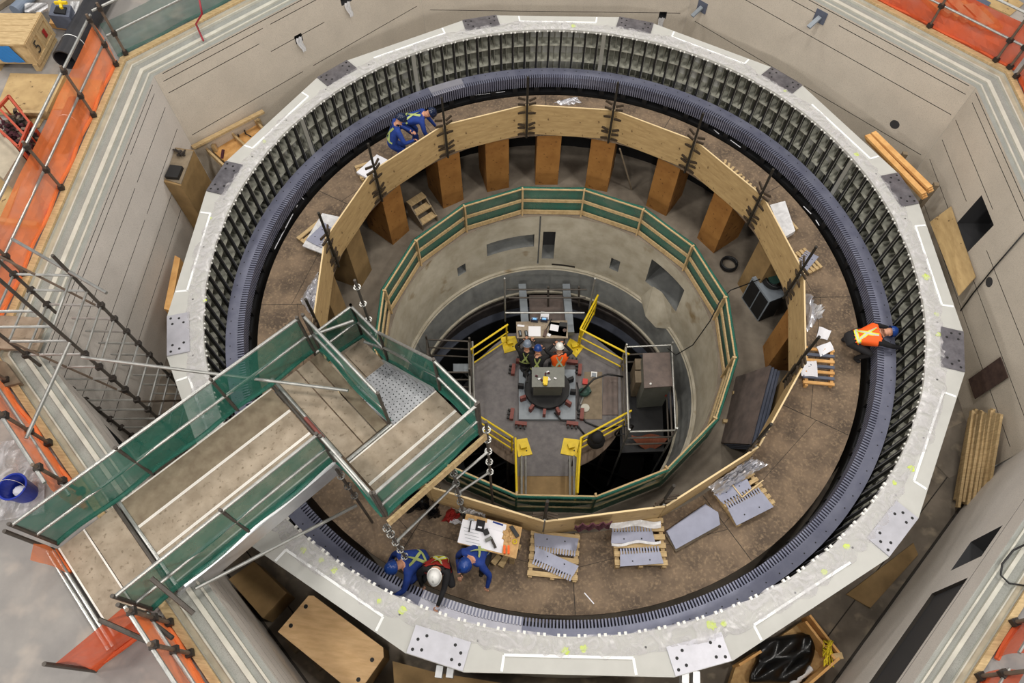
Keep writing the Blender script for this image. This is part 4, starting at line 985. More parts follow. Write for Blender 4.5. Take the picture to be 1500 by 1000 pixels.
quadbox('plywood_sheet', [(15, 107), (95, 109), (66, 170), (-8, 163)], ZH+.10, ZH+.02, ['plywood'], label='thick stack of pale plywood beside the red basket', cat='plywood sheet')
quadbox('plywood_sheet', [(95, 112), (150, 118), (138, 158), (72, 160)], ZH+.02, ZH, ['plywood'], label='thin plywood sheet on the floor under the black pipe end', cat='plywood sheet')
quadbox('plywood_sheet', [(30, 168), (66, 170), (57, 187), (35, 186)], ZH+.02, ZH, ['plywood'], label='small plywood offcut at the corner of the red basket', cat='plywood sheet')
quadbox('plywood_sheet', [(-20, 260), (32, 262), (10, 320), (-30, 320)], ZH+.02, ZH, ['plywood'], label='plywood sheet on the floor at the left picture edge', cat='plywood sheet')
mb = MB(); mb.beam(P(-10, 322, ZH+.05), P(56, 330, ZH+.05), .09, .09); mb.build('timber_beam', ['lumber'], label='single squared timber on the floor behind the left netting', cat='timber')
mb = MB(); mb.beam(P(35, 165, ZH+.14), P(66, 166, ZH+.14), .08, .08); mb.build('timber_beam', ['lumber'], label='short timber on the edge of the plywood stack', cat='timber')
# red basket
bk = thing('steel_basket', 'red steel mesh basket full of scaffold couplers', 'basket', P(15, 195, ZH))
qq = [P(u, v, 3.05) for u, v in ((13, 141), (44, 180), (28, 216), (-18, 175))]
for i in range(4):
    a, b = qq[i], qq[(i+1) % 4]
    for z in (3.05, 2.6): mb = MB(); mb.beam((a.x, a.y, z), (b.x, b.y, z), .04, .05); mb.build('frame_bar', ['orange_paint'], bk)
    mb = MB(); mb.beam((a.x, a.y, 2.5), (a.x, a.y, 3.07), .045, .045, up=(1, 0, 0)); mb.build('corner_post', ['orange_paint'], bk)
    for k in (1, 2):
        p = a.lerp(b, k/3); mb = MB(); mb.beam((p.x, p.y, 2.6), (p.x, p.y, 3.05), .02, .02, up=(1, 0, 0)); mb.build('side_bar', ['orange_paint'], bk)
mb = MB(); mb.beam((qq[0]+qq[3])/2, (qq[1]+qq[2])/2, .04, .03); mb.build('top_bar', ['orange_paint'], bk)
mb = MB(); rr = random.Random(11)
for i in range(220):
    a, b = rr.random(), rr.random(); p = qq[0].lerp(qq[1], .06+.88*a).lerp(qq[3].lerp(qq[2], .06+.88*a), .06+.88*b); mb.cur = i % 3
    mb.box((p.x, p.y, 2.78+rr.uniform(-.15, .12)), (.08, .05, .05), mtx=Matrix.Rotation(rr.uniform(0, 6), 3, (rr.random()+.1, rr.random(), rr.random())))
mb.prism([tuple((x*.98+sum(qq, Vector())/4*.02)[:2]) for x in qq][::-1], 2.55, 2.7)
mb.build('scaffold_couplers', ['clamp_dark', 'maroon', 'tube_rust'], label='heap of dark scaffold couplers in the red basket', cat='couplers', kind='stuff')
quadbox('steel_plate', [(-10, 185), (2, 188), (29, 224), (5, 262), (-20, 240)], ZH+.35, ZH, ['curb_tan'], label='pale rust-stained block beside the red basket at the left edge', cat='block')
# machine under film and pallet behind the crate
t = thing('equipment_case', 'dark grey ribbed machine case with a yellow lifting cross beside the crate', 'equipment', P(88, 32, ZH))
quadbox('pallet', [(72, 34), (103, 38), (108, 16), (78, 12)], ZH+.12, ZH, ['lumber_orange'], t)
quadbox('case', [(71, 22), (101, 25), (104, 8), (76, 4)], ZH+.42, ZH+.12, ['bluegray_panel'], t)
quadbox('inner_tray', [(78, 18), (95, 20), (97, 10), (82, 9)], ZH+.45, ZH+.42, ['dark_steel_and_shade'], t)
mb = MB(); mb.beam(P(80, 4, 3.25), P(98, 4, 3.25), .05, .05); mb.beam(P(88, 0, 3.26), P(90, 12, 3.2), .05, .05); mb.build('lifting_cross', ['yellow_paint'], t)
mb = MB(); rr = random.Random(4); mb.sheet(lambda u, v: P(103+14*u, 2+36*v, 2.55+.25*abs(math.sin(u*5+v*4))), 8, 10); mb.build('plastic_sheet', ['plastic_white'], label='white plastic film heaped beside the grey machine case', cat='plastic sheet', smooth=True)
mb = MB(); mb.sheet(lambda u, v: P(36+34*u, 4+14*v, 2.6+.2*abs(math.sin(u*6+v*4))), 10, 8); mb.build('plastic_sheet', ['plastic_white'], label='white plastic film heaped behind the crate top', cat='plastic sheet', smooth=True)
mb = MB(); mb.tube(P(22, 16, ZH+.15), P(48, -10, ZH+.15), .12, 20); mb.build('grey_pipe', ['helmet_gray'], label='pale grey pipe lying behind the crate', cat='pipe', smooth=False)
mb = MB(); mb.beam(P(-5, 12, ZH+.06), P(25, -8, ZH+.06), .1, .1); mb.build('timber_beam', ['lumber_gray'], label='dark timber at the very top left corner', cat='timber')
# goods beyond the top right fence
t = thing('timber_pile', 'pile of flat boards lying behind the top right orange netting', 'timber pile', P(1400, 10, ZH))
for i in range(7):
    mb = MB(); u = 1352+i*13; mb.beam(P(u, -12+i*4, ZH+.06+.02*(i % 2)), P(u+30, 16+i*4.5, ZH+.06+.02*(i % 2)), .3, .08); mb.build('board', ['plywood_edge' if i % 2 else 'lumber_orange'], t)
quadbox('plywood_sheet', [(1430, 0), (1480, 22), (1500, 5), (1460, -20)], ZH+.03, ZH, ['plywood'], label='plywood sheet on the floor at the top right corner', cat='plywood sheet')
quadbox('blue_board', [(1408, -5), (1445, 12), (1452, 4), (1420, -14)], ZH+.06, ZH+.031, ['bluegray_panel'], label='blue-grey board on the floor at the top right', cat='board')
# bucket and film, lower left
bt = thing('bucket', 'blue plastic bucket standing on film at the left edge', 'bucket', P(42, 724, ZH))
L = parent_loc(bt)
mb = MB(); mb.lathe([(.0, ZH+.01), (.14, ZH), (.18, ZH+.36), (.195, ZH+.36), (.195, ZH+.375), (.17, ZH+.375), (.13, ZH+.03), (0, ZH+.03)], n=28, c=(L.x, L.y)); mb.build('shell', ['bucket_blue'], bt, smooth=False)
mb = MB(); mb.path([L+Vector((.19*math.cos(a), .19*math.sin(a)*.35-.0, .36+.1*math.sin(a))) for a in [math.pi*k/8 for k in range(9)]], .004, 5); mb.build('handle', ['tube_steel'], bt)
mb = MB(); mb.ball(L+Vector((-.03, 0, .15)), .1, 10, (1, .8, .5)); mb.build('wipe_bundle', ['paper'], label='white rag lying inside the blue bucket', cat='rag')
mb = MB(); mb.sheet(lambda u, v: P(-30+95*u, 652+115*v-15*u, ZH+.01+.09*abs(math.sin(u*9+v*2))*abs(math.sin(v*8+u*3))), 26, 22); mb.build('plastic_sheet', ['plastic_film'], label='crumpled clear plastic film on the floor round the blue bucket', cat='plastic sheet', smooth=True)
quadbox('timber_board', [(-10, 525), (8, 530), (30, 560), (-10, 570)], ZH+.1, ZH, ['lumber_gray'], label='grey boards stacked beside the scaffold tower at the left edge', cat='timber')
t = thing('walkboard_stack', 'short stack of pale scaffold boards at the left edge behind the tower', 'scaffold boards', P(10, 480, ZH))
for i in range(3):
    mb = MB(); mb.beam(P(-20, 470+i*16, ZH+.05), P(60, 474+i*16, ZH+.05), .2, .06); mb.build('board', ['plank_gray'], t)
# ================================================================ GOODS IN THE PIT
zf = ZF
# wooden locker near the left wall
t = thing('wooden_locker', 'tall brown plywood locker topped by a black bag at the upper left of the pit', 'locker', P(285, 330, zf))
quadbox('carcass', [(240, 266), (257, 216), (284, 220), (265, 272)], 1.0, zf, ['plywood_tan'], t)
quadbox('top_panel', [(241, 262), (257, 217), (283, 221), (265, 269)], 1.02, 1.0, ['lumber_gray'], t)
quadbox('black_bag', [(241, 258), (249, 241), (267, 243), (260, 260)], 1.1, 1.021, ['rubber_black'], label='black bag lying on the wooden locker', cat='bag')
mb = MB(); rr = random.Random(2)
for i in range(14): mb.tube(P(rr.uniform(252, 272), rr.uniform(218, 228), 1.04), P(rr.uniform(252, 272), rr.uniform(218, 228), 1.1), .015, 5)
mb.build('metal_fittings', ['clamp_dark'], label='jumble of small dark fittings on the far end of the wooden locker', cat='fittings', kind='stuff')
# open timber frame tray
t = thing('timber_tray', 'open shallow timber tray with a dark hose, at the upper left of the pit', 'tray', P(345, 210, -.3))
quadbox('base', [(305, 215), (372, 178), (400, 205), (345, 250)], .05, 0, ['lumber_orange'], t)
for a, b in (((300, 217), (372, 176)), ((372, 176), (400, 205)), ((300, 217), (335, 250)), ((338, 195), (365, 220))):
    mb = MB(); mb.beam(P(*a, .12), P(*b, .12), .05, .16); mb.build('side_board', ['lumber'], t)
for u, v in ((303, 216), (370, 178)):
    q = P(u, v, .05); q = q*.97; mb = MB(); mb.beam((q.x, q.y, zf), (q.x, q.y, .25), .08, .08, up=(1, 0, 0)); mb.build('leg', ['lumber'], t)
mb = MB(); mb.beam(P(282, 216, .5), P(386, 163, .5), .11, .05); mb.build('long_batten', ['lumber'], label='long pale batten laid across the timber tray', cat='batten')
mb = MB(); mb.path([P(350, 200, .08), P(346, 190, .1), P(356, 186, .1), P(360, 196, .1), P(368, 200, .08)], .015, 6); mb.build('hose', ['rubber_black'], label='dark hose looped in the timber tray', cat='hose', smooth=True)
mb = MB(); mb.tube(P(325, 232, .15), P(327, 219, .3), .035, 8); mb.build('dark_handle', ['maroon'], label='dark red handle standing in the corner of the timber tray', cat='tool')
# plank by left wall
quadbox('plank', [(256, 374), (264, 378), (250, 455), (240, 452)], .1, zf, ['lumber_orange'], label='orange timber plank squeezed between the ring and the left wall', cat='plank')
# right side
t = thing('board_stack', 'stack of fresh orange boards leaning over the ring at the right', 'board stack', P(1320, 245, 0))
for i in range(3):
    for k in range(2):
        a, b = P(1270+9*k+i, 198-4*k+i*3, .98-.06*i), P(1353+9*k+i, 284-9*k+i*3, .98-.06*i); mb = MB(); mb.beam(a, b, .13, .05); mb.build('board', ['lumber_orange'], t)
for u, v in ((1300, 225), (1345, 270)):
    mb = MB(); q = P(u+8, v, .75); mb.beam((q.x+.25, q.y, zf), (q.x+.25, q.y, .8), .1, .1, up=(1, 0, 0)); mb.build('prop', ['lumber_gray'], t)
def quad3(name, pts, th, m, **k):
    mb = MB(); q = [Vector(p) for p in pts]; n = (q[1]-q[0]).cross(q[3]-q[0]).normalized()*th
    mb.add(q+[p-n for p in q], [(0, 1, 2, 3), (7, 6, 5, 4), (0, 4, 5, 1), (1, 5, 6, 2), (2, 6, 7, 3), (3, 7, 4, 0)]); return mb.build(name, m, **k)
quad3('plywood_sheet', [PW(1393, 302, 6, 8.36), PW(1362, 325, 6, 8.1), PW(1404, 433, 6, 8.1), PW(1429, 405, 6, 8.36)], .02, ['plywood'], label='plywood sheet leaning against the right wall below the dark opening', cat='plywood sheet')
quadbox('plywood_sheet', [(1345, 285), (1372, 280), (1378, 312), (1360, 325)], -.3, zf, ['plywood_tan'], label='brown plywood box edge below the orange board stack', cat='plywood box')
quad3('steel_plate', [octpt(6, -1.72, -.48, 8.33), octpt(6, -2.15, -.48, 8.33), octpt(6, -2.15, .5, 8.37), octpt(6, -1.72, .5, 8.37)], .02, ['rust_steel'], label='dark brown steel plate on the right wall above the batten bundle', cat='steel plate')
t = thing('batten_bundle', 'bundle of long pale battens leaning against the right pit wall', 'batten bundle', P(1435, 670, zf))
rr = random.Random(8)
for i in range(14):
    row = i // 7; k = i % 7; du = 6.6*k+row*3; a, b = PW(1422+du+rr.uniform(-1, 1), 606+rr.uniform(-8, 6), 6, 8.28-.09*row), P(1400+du*1.02, 735+rr.uniform(-5, 8), zf+.12+.1*row)
    mb = MB(); mb.beam(a, b, .05, .09); mb.build('batten', ['lumber'], t)
quadbox('plywood_sheet', [(1240, 870), (1338, 795), (1345, 812), (1275, 890)], zf+.03, zf, ['plywood_tan'], label='dusty plywood sheet on the pit floor at the lower right', cat='plywood sheet')
quadbox('plywood_sheet', [(1340, 650), (1450, 600), (1462, 665), (1390, 700)], zf+.012, zf, ['pit_concrete'], label='grey board under the batten bundle', cat='board')
# big crate lid bottom left
t = thing('wooden_crate', 'low plywood crate with four round holes in its lid at the lower left', 'crate', P(485, 950, zf))
px = [(407, 925), (452, 872), (459, 872), (561, 948), (562, 962), (528, 1010), (512, 1010)]
quadbox('carcass', px, -.36, zf+.1, ['plywood_tan'], t)
quadbox('lid', px, -.32, -.36, ['plywood_new'], t)
for i, (u, v) in enumerate(((448, 888), (426, 916), (545, 966), (525, 995))):
    mb = MB(); mb.disc(P(u, v, -.319), .035, 16); mb.build('lid_hole', ['bolt_black'], t)
rr = random.Random(1)
for i in range(3):
    a = P(430+35*i, 945+25*i, zf); mb = MB(); mb.box(a+Vector((0, 0, .05)), (.1, .3, .1), rz=.9); mb.build('foot', ['lumber_gray'], t)
quadbox('wooden_crate', [(335, 848), (372, 822), (420, 868), (385, 905)], -.5, zf, ['plywood_tan'], label='brown wooden crate in the shade under the near end of the bridge', cat='crate')
quadbox('floor_slab', [(340, 870), (430, 1000), (400, 1000), (330, 900)], zf+.012, zf, ['lower_concrete'], label='grey slab strip along the lower left wall', cat='slab')
# open crate bottom right
t = thing('open_crate', 'open plywood crate with black plastic inside at the bottom right', 'crate', P(1150, 960, zf))
quadbox('base', [(1070, 1000), (1078, 975), (1183, 905), (1225, 960), (1165, 1020), (1080, 1020)], -.85, zf, ['osb'], t)
for a, b in (((1180, 903), (1226, 962)), ((1226, 962), (1165, 1015)), ((1078, 975), (1110, 955)), ((1174, 912), (1216, 966))):
    mb = MB(); mb.beam(P(*a, -.62), P(*b, -.62), .04, .4); mb.build('side_board', ['lumber_orange'], t)
mb = MB()
mb.sheet(lambda u, v: P(1103+85*u+6*math.sin(v*5), 925+75*v+12*(1-u)*(1-v), -.72+.12*abs(math.sin(u*7+v*3)*math.sin(v*6+u))+(.05 if 0 < u < 1 and 0 < v < 1 else -.1)), 22, 18)
mb.build('black_plastic', ['bag_black'], label='crumpled black plastic bag in the open crate', cat='plastic bag', smooth=True)
mb = MB(); mb.tube(P(1160, 1003, -.7), P(1188, 978, -.7), .05, 12); mb.build('white_roll', ['plastic_white'], label='white film roll lying in the open crate', cat='roll')
mb = MB(); rr = random.Random(9); pts = [P(1212+rr.uniform(-9, 9), 955+rr.uniform(-18, 22), -.4+rr.uniform(-.05, .05)) for _ in range(40)]
mb.path(pts, .012, 5); mb.build('yellow_rope', ['rope_yellow'], label='tangle of yellow rope on the corner of the open crate', cat='rope', smooth=True)
mb = MB(); mb.beam(P(1218, 962, -.5), P(1234, 960, -.45), .1, .1); mb.build('timber_stub', ['lumber'], label='timber stub sticking out of the open crate', cat='timber')
quadbox('wooden_crate', [(575, 968), (640, 985), (760, 1004), (760, 1040), (580, 1040)], -.2, zf, ['plywood_tan'], label='brown crate tucked under the near edge of the ring at the bottom', cat='crate')
for k, (u, v) in enumerate([(652, 984), (1010, 992)]):
    t = thing('lifting_lug', 'steel lug bracket at the outer rim of the ring, %s' % ('bottom left of centre' if k == 0 else 'bottom right of centre'), 'bracket', P(u, v, .8), group='rim lugs')
    for s in (-8, 8):
        mb = MB(); mb.box(P(u+s, v, .85), (.1, .16, .2)); mb.build('ear', ['alu'], t)
# wall brackets
for az, s_, z_, lab in ((51, 3.1, .9, 'on the top wall corner'), (51, .12, 2.15, 'high on the top right wall')):
    n = pol(1, az); tt = Vector((-n.y, n.x, 0)); c = n*AP+tt*s_+Vector((0, 0, z_)); t = thing('wall_bracket', 'grey steel wall bracket '+lab, 'bracket', c)
    mb = MB(); mb.box(c-n*.01, (.02, .28, .28), rz=R(az)); mb.build('plate', ['bluegray_panel'], t)
    mb = MB(); mb.beam(c-n*.02, c-n*.3-Vector((0, 0, .15))+tt*.05, .1, .05); mb.build('arm', ['base_gray'], t)
for (az, s_, z_, lab) in ((141, .15, 1.5, 'torn clear film hanging from the square wall pocket, upper left'), (141, -1.3, 1.7, 'torn clear film hanging from the wall pocket left of the top corner'), (96, -2.85, .3, 'torn white film hanging from the wall pocket on the top wall')):
    n = pol(1, az); tt = Vector((-n.y, n.x, 0)); mb = MB()
    mb.sheet(lambda u, v: n*(AP-.03-.05*abs(math.sin(u*6+v*3)))+tt*(s_+.16*(u-.5)*(1-.4*v)+.03*math.sin(v*5))+Vector((0, 0, z_+.12-.4*v)), 6, 8); mb.build('plastic_scrap', ['plastic_white'], label=lab, cat='plastic sheet', smooth=True)

# ================================================================ GOODS ON THE DECK
zd = -.45
def pallet(lab, c, rz, wd, dp, group='pallets on the deck', m='lumber', name='pallet', h=.1, n=6):
    t = thing(name, lab, 'pallet', (c[0], c[1], zd), rz, group)
    for i in range(3):
        mb = MB(); mb.box(((i-1)*(wd/2-.05), 0, h*.35), (.07, dp, h*.7)); mb.build('stringer', [m], t, local=True)
    for i in range(n):
        mb = MB(); mb.box((0, (i+.5-n/2)*dp/n, h*.85), (wd, dp/n*.62, h*.3)); mb.build('slat', [m], t, local=True)
    return t
def sheetthing(lab, c, az, wdt, dep, ns, z, m='sheet_blue', sl=.1, n=1, grp='slotted core sheets on pallets', name='slotted_sheet'):
    mb = MB(); p = Vector((c[0], c[1], 0)); slotsheet(mb, p, az, wdt, dep, ns, z, th=.012*n, sl=sl)
    f = pol(1, az); tt = Vector((-f.y, f.x, 0)); mb.cur = 1
    for s in (-.2, .2): mb.disc(p-f*dep*.25+tt*wdt*s+Vector((0, 0, z+.012*n)), .014, 8)
    return mb.build(name, [m, 'bolt_black'], label=lab, cat='steel sheet', group=grp)
c = P(811, 814, zd); pallet('wooden pallet with two overlapping slotted sheets at the bottom centre of the deck', c, .02, .88, .84)
sheetthing('slotted steel sheet lying straight on the bottom centre pallet', P(814, 797, -.3), -90, .8, .32, 15, -.345); sheetthing('slotted steel sheet lying skewed on the bottom centre pallet', P(812, 826, -.3), -107, .8, .3, 15, -.33)
c = P(934, 796, zd); pallet('wooden pallet with two slotted sheets and white film, right of the bottom centre', c, .12, .92, .88, h=.2)
sheetthing('upper slotted steel sheet on the filmed pallet, teeth facing the barrier', P(928, 780, -.1), 98, .78, .3, 14, -.24); sheetthing('lower slotted steel sheet on the filmed pallet, teeth facing the barrier', P(940, 812, -.1), 101, .76, .3, 14, -.23)
mb = MB(); mb.sheet(lambda u, v: P(890+78*u, 762+10*v+2*math.sin(u*9), -.225+.02*abs(math.sin(u*8+v*3))), 14, 4); mb.build('plastic_scrap', ['plastic_white'], label='crumpled white film along the back edge of the filmed pallet', cat='plastic sheet', smooth=True)
mb = MB(); mb.sheet(lambda u, v: P(896+72*u, 795+4*v+2*math.sin(u*9)-u*4, -.21+.02*abs(math.sin(u*8+v*3))), 14, 3); mb.build('plastic_scrap', ['plastic_white'], label='strip of white film between the two sheets on the filmed pallet', cat='plastic sheet', smooth=True)
t = thing('sheet_stack', 'stack of plain blue-grey steel plates between the filmed and the foil-covered pallets', 'steel sheets', P(1014, 772, zd))
for i in range(3): quadbox('plate', [(975+i, 778), (1033, 738+i), (1052, 750), (1055, 768), (990, 804)], zd+.09+.03*i, zd+.06+.03*i, ['sheet_blue'], t)
quadbox('board', [(974, 782), (1033, 742), (1054, 772), (990, 808)], zd+.06, zd, ['lumber_gray'], t)
c = P(1088, 732, zd); pallet('wooden pallet holding slotted sheets under crumpled foil at the lower right', c, .62, .86, .72, h=.16)
sheetthing('large slotted steel sheet on the foil-covered pallet', P(1097, 740, -.25), 122, .8, .42, 14, -.28); sheetthing('small steel sheet under a white tape angle on the foil-covered pallet', P(1076, 720, -.25), -58, .7, .22, 10, -.262, sl=.05)
mb = MB(); mb.beam(P(1073, 710, -.235), P(1087, 728, -.235), .02, .012); mb.beam(P(1087, 728, -.235), P(1118, 703, -.235), .02, .012); mb.build('tape_angle', ['plywood_edge'], label='pale wooden angle lying on the sheets of the foil-covered pallet', cat='wood strip')
def foil(lab, poly, z, hgt, seed, m='foil', n=18, name='foil_sheet'):
    """crumpled foil over the four-point patch poly"""
    rr = random.Random(seed); g = [[rr.uniform(0, 1) for _ in range(n+1)] for _ in range(n+1)]
    a, b, c_, d = [P(u, v, z) for u, v in poly]; mb = MB()
    def f(u, v):
        p = (a.lerp(b, u)).lerp(d.lerp(c_, u), v); i, j = int(round(u*n)), int(round(v*n)); e = min(u, 1-u, v, 1-v)*6
        return Vector((p.x+.05*(g[i][j]-.5), p.y+.05*(g[j][i]-.5), z+min(1, e+.05)*hgt*(.35+.65*g[i][j])))
    mb.sheet(f, n, n); return mb.build(name, [m], label=lab, cat='foil' if m == 'foil' else 'plastic sheet', smooth=False)
foil('crumpled silver foil draped over the back of the lower right pallet', [(1038, 712), (1095, 668), (1125, 680), (1050, 728)], -.3, .3, 1)
foil('crumpled silver foil heap beside the left barrier panel', [(440, 440), (466, 398), (478, 440), (466, 474)], zd, .2, 2)
foil('small crumpled foil scrap lying at the far middle of the deck', [(812, 150), (845, 143), (852, 150), (825, 155)], zd, .08, 3, n=10)
foil('crumpled foil beside the right barrier panel, above the slatted pallet', [(1178, 430), (1186, 432), (1196, 470), (1182, 485)], zd, .2, 4, n=10)
foil('crumpled foil below the slatted pallet on the right', [(1172, 520), (1180, 525), (1165, 562), (1150, 560)], zd, .15, 6, n=10)
foil('white plastic bag sitting on the right of the deck above the slatted pallet', [(1186, 452), (1200, 450), (1204, 466), (1188, 470)], zd, .3, 5, 'plastic_white', 8, 'plastic_bag')
# slatted pallet right
t = thing('pallet', 'orange slatted pallet with grey strips and white paper on the right of the deck', 'pallet', P(1196, 538, zd), group='pallets on the deck')
for i in range(7):
    mb = MB(); v = 512+8.2*i; mb.beam(P(1176, v-2, zd+.12+.0*i), P(1222, v+2, zd+.12), .06, .04); mb.build('slat' if i % 2 else 'grey_strip', ['lumber_orange' if i % 2 == 0 else 'bluegray_panel'], t)
for u in (1180, 1217):
    mb = MB(); mb.beam(P(u, 508, zd+.05), P(u, 566, zd+.05), .06, .1); mb.build('stringer', ['lumber_orange'], t)
for pts, lab in (([(1172, 530), (1196, 528), (1198, 552), (1174, 550)], 'white paper draped on the slatted pallet'), ([(1196, 508), (1216, 500), (1222, 512), (1202, 522)], 'white paper sheet above the slatted pallet'), ([(1200, 478), (1218, 484), (1212, 498), (1196, 494)], 'pale paper sheet lying beside the white bag')):
    mb = MB(); a, b, c_, d = [P(u, v, zd+.15 if lab.endswith('pallet') else zd+.02) for u, v in pts]
    mb.sheet(lambda u, v: a.lerp(b, u).lerp(d.lerp(c_, u), v)+Vector((0, 0, .012*math.sin(u*6+v*4))), 6, 6); mb.build('paper_sheet', ['paper'], label=lab, cat='paper')
# small pallets
c = P(1180, 385, zd); pallet('small pallet with blue-grey slotted sheets behind the right barrier', c, -.95, .6, .42, n=4)
sheetthing('blue-grey slotted sheet on the small right pallet', P(1181, 382, -.35), 145, .55, .3, 9, -.345)
c = P(1147, 328, zd); pallet('small pallet carrying the white wrapped packet on the right', c, -1.0, .62, .36, n=4)
quadbox('wrapped_packet', [(1128, 300), (1150, 294), (1165, 338), (1148, 348)], zd+.22, zd+.1, ['plastic_white'], label='white wrapped packet with tape on the upper right of the deck', cat='packet')
c = P(467, 345, zd); pallet('small pallet with white-wrapped slotted sheets on the left of the deck', c, 1.0, .8, .6, n=4)
quadbox('white_wrap', [(443, 360), (472, 312), (500, 318), (490, 378)], zd+.14, zd+.1, ['plastic_white'], label='white wrap under the slotted sheet on the left pallet', cat='wrap')
sheetthing('dark slotted sheet lying on white wrap on the left pallet', P(472, 345, -.3), -28, .6, .42, 10, -.3)
c = P(545, 250, zd); pallet('small pallet with white paper at the upper left of the deck', c, .55, .7, .5, n=4)
quadbox('white_wrap', [(522, 252), (552, 226), (572, 236), (548, 266)], zd+.16, zd+.1, ['paper'], label='white wrapped stack on the upper left pallet', cat='wrap')
# work table with drawings
tb = thing('work_table', 'low work table covered with drawings and tools near the landing', 'table', P(717, 800, zd))
q = [P(u, v, .1) for u, v in ((683, 752), (765, 772), (756, 818), (671, 795))]; ar = [tuple(a[:2]) for a in q]
mb = MB(); mb.prism(ar[::-1], .06, .1); mb.build('tabletop', ['osb'], tb)
for a in q:
    a = a.lerp(sum(q, Vector())/4, .15); mb = MB(); mb.beam((a.x, a.y, zd), (a.x, a.y, .06), .08, .08, up=(1, 0, 0)); mb.build('leg', ['lumber'], tb)
rz = math.atan2(q[1].y-q[0].y, q[1].x-q[0].x)
quadbox('drawing_sheet', [(678, 760), (741, 770), (735, 810), (670, 794)], .106, .101, ['paper'], label='large white drawing covering the work table', cat='drawing')
quadbox('drawing_sheet', [(714, 760), (742, 768), (740, 780), (712, 772)], .112, .107, ['paper'], label='smaller drawing sheet with a blue title at the back of the work table', cat='drawing')
mb = MB(); mb.beam(P(722, 764, .114), P(737, 769, .114), .03, .002); mb.build('blue_title_strip', ['coverall_blue'], label='blue printed strip on the smaller drawing', cat='print')
mb = MB(); 
for i in range(5): mb.beam(P(679+i*.8, 772+5*i, .108), P(700+i*.8, 777+5*i, .108), .006, .002)
mb.build('drawing_lines', ['base_gray'], label='fine grey drawing lines printed on the large drawing', cat='print')
quadbox('black_folder', [(699, 760), (711, 763), (708, 779), (696, 776)], .125, .107, ['cloth_black'], label='black folder on the drawings of the work table', cat='folder')
mb = MB(); mb.box(P(703, 772, .127), (.07, .03, .003), rz=rz); mb.build('folder_emblem', ['paper'], label='small white emblem on the black folder', cat='emblem')
t = thing('hammer', 'hammer lying on the drawings at the left of the work table', 'hammer', P(689, 772, .107))
mb = MB(); mb.tube(P(690, 762, .13), P(687, 779, .13), .012, 6); mb.build('handle', ['rubber_black'], t); mb = MB(); mb.beam(P(686, 760, .13), P(695, 762, .13), .03, .03); mb.build('head', ['tube_steel'], t)
t = thing('cordless_drill', 'grey cordless drill lying on the work table', 'drill', P(716, 788, .107))
mb = MB(); mb.beam(P(711, 792, .14), P(720, 787, .14), .05, .05); mb.build('motor', ['machine_gray'], t); mb = MB(); mb.beam(P(719, 787, .14), P(726, 802, .14), .04, .04); mb.build('grip', ['clamp_dark'], t)
mb = MB(); mb.box(P(712, 779, .14), (.09, .09, .07), rz=.5); mb.build('drill_battery', ['dark_steel_and_shade'], label='dark battery block beside the drill on the table', cat='battery')
for i, u in enumerate((739, 745)):
    mb = MB(); mb.beam(P(u, 799, .16), P(u, 811, .16), .035, .06); mb.build('orange_clamp', ['vest_orange'], label='orange grip of the tool at the table corner, %s one' % ('left' if i == 0 else 'right'), cat='tool', group='orange grips')
quadbox('black_case', [(746, 771), (751, 769), (761, 784), (756, 787)], .15, .1, ['rubber_black'], label='black glasses case at the right of the work table', cat='case')
mb = MB(); o_ = P(754, 793, .12); mb.path([o_+Vector((.035*math.cos(a), .035*math.sin(a), 0)) for a in [k*math.pi/8 for k in range(17)]], .01, 6); mb.build('yellow_tape_ring', ['rope_yellow'], label='small yellow tape ring on the work table', cat='tape')
foil('heap of brown wood shavings and rags at the right of the work table', [(738, 774), (750, 778), (748, 796), (736, 792)], .1, .07, 7, 'osb', 8, 'rag_heap')
foil('clear film heap with small parts at the back left of the work table', [(673, 745), (712, 742), (712, 757), (684, 756)], zd+.2, .15, 8, 'plastic_white', 10, 'plastic_heap')
t = thing('timber_block', 'short timber blocks lying under the front of the work table', 'timber', P(735, 825, zd))
for a, b in (((722, 826), (732, 814)), ((733, 830), (742, 815)), ((757, 804), (760, 797))):
    mb = MB(); mb.beam(P(*a, zd+.06), P(*b, zd+.06), .1, .1); mb.build('block', ['lumber'], t)
foil('dark red rag lying left of the work table', [(646, 764), (660, 742), (676, 756), (664, 764)], zd, .16, 9, 'vest_red', 8, 'rag')
foil('dark green rag and hose heap behind the work table', [(670, 740), (682, 736), (690, 752), (676, 756)], zd, .2, 10, 'green_box', 8, 'rag')
foil('black bag with a shiny buckle on the deck beside the landing post', [(622, 745), (642, 738), (646, 756), (628, 760)], zd, .22, 11, 'bag_black', 8, 'bag')
foil('pair of white gloves left of the work table', [(656, 758), (676, 762), (676, 768), (660, 766)], zd+.01, .06, 12, 'paper', 6, 'gloves')
foil('dark heap of tool bags under the landing', [(585, 722), (625, 715), (630, 745), (590, 752)], zd, .25, 13, 'bag_black', 10, 'tool_bags')
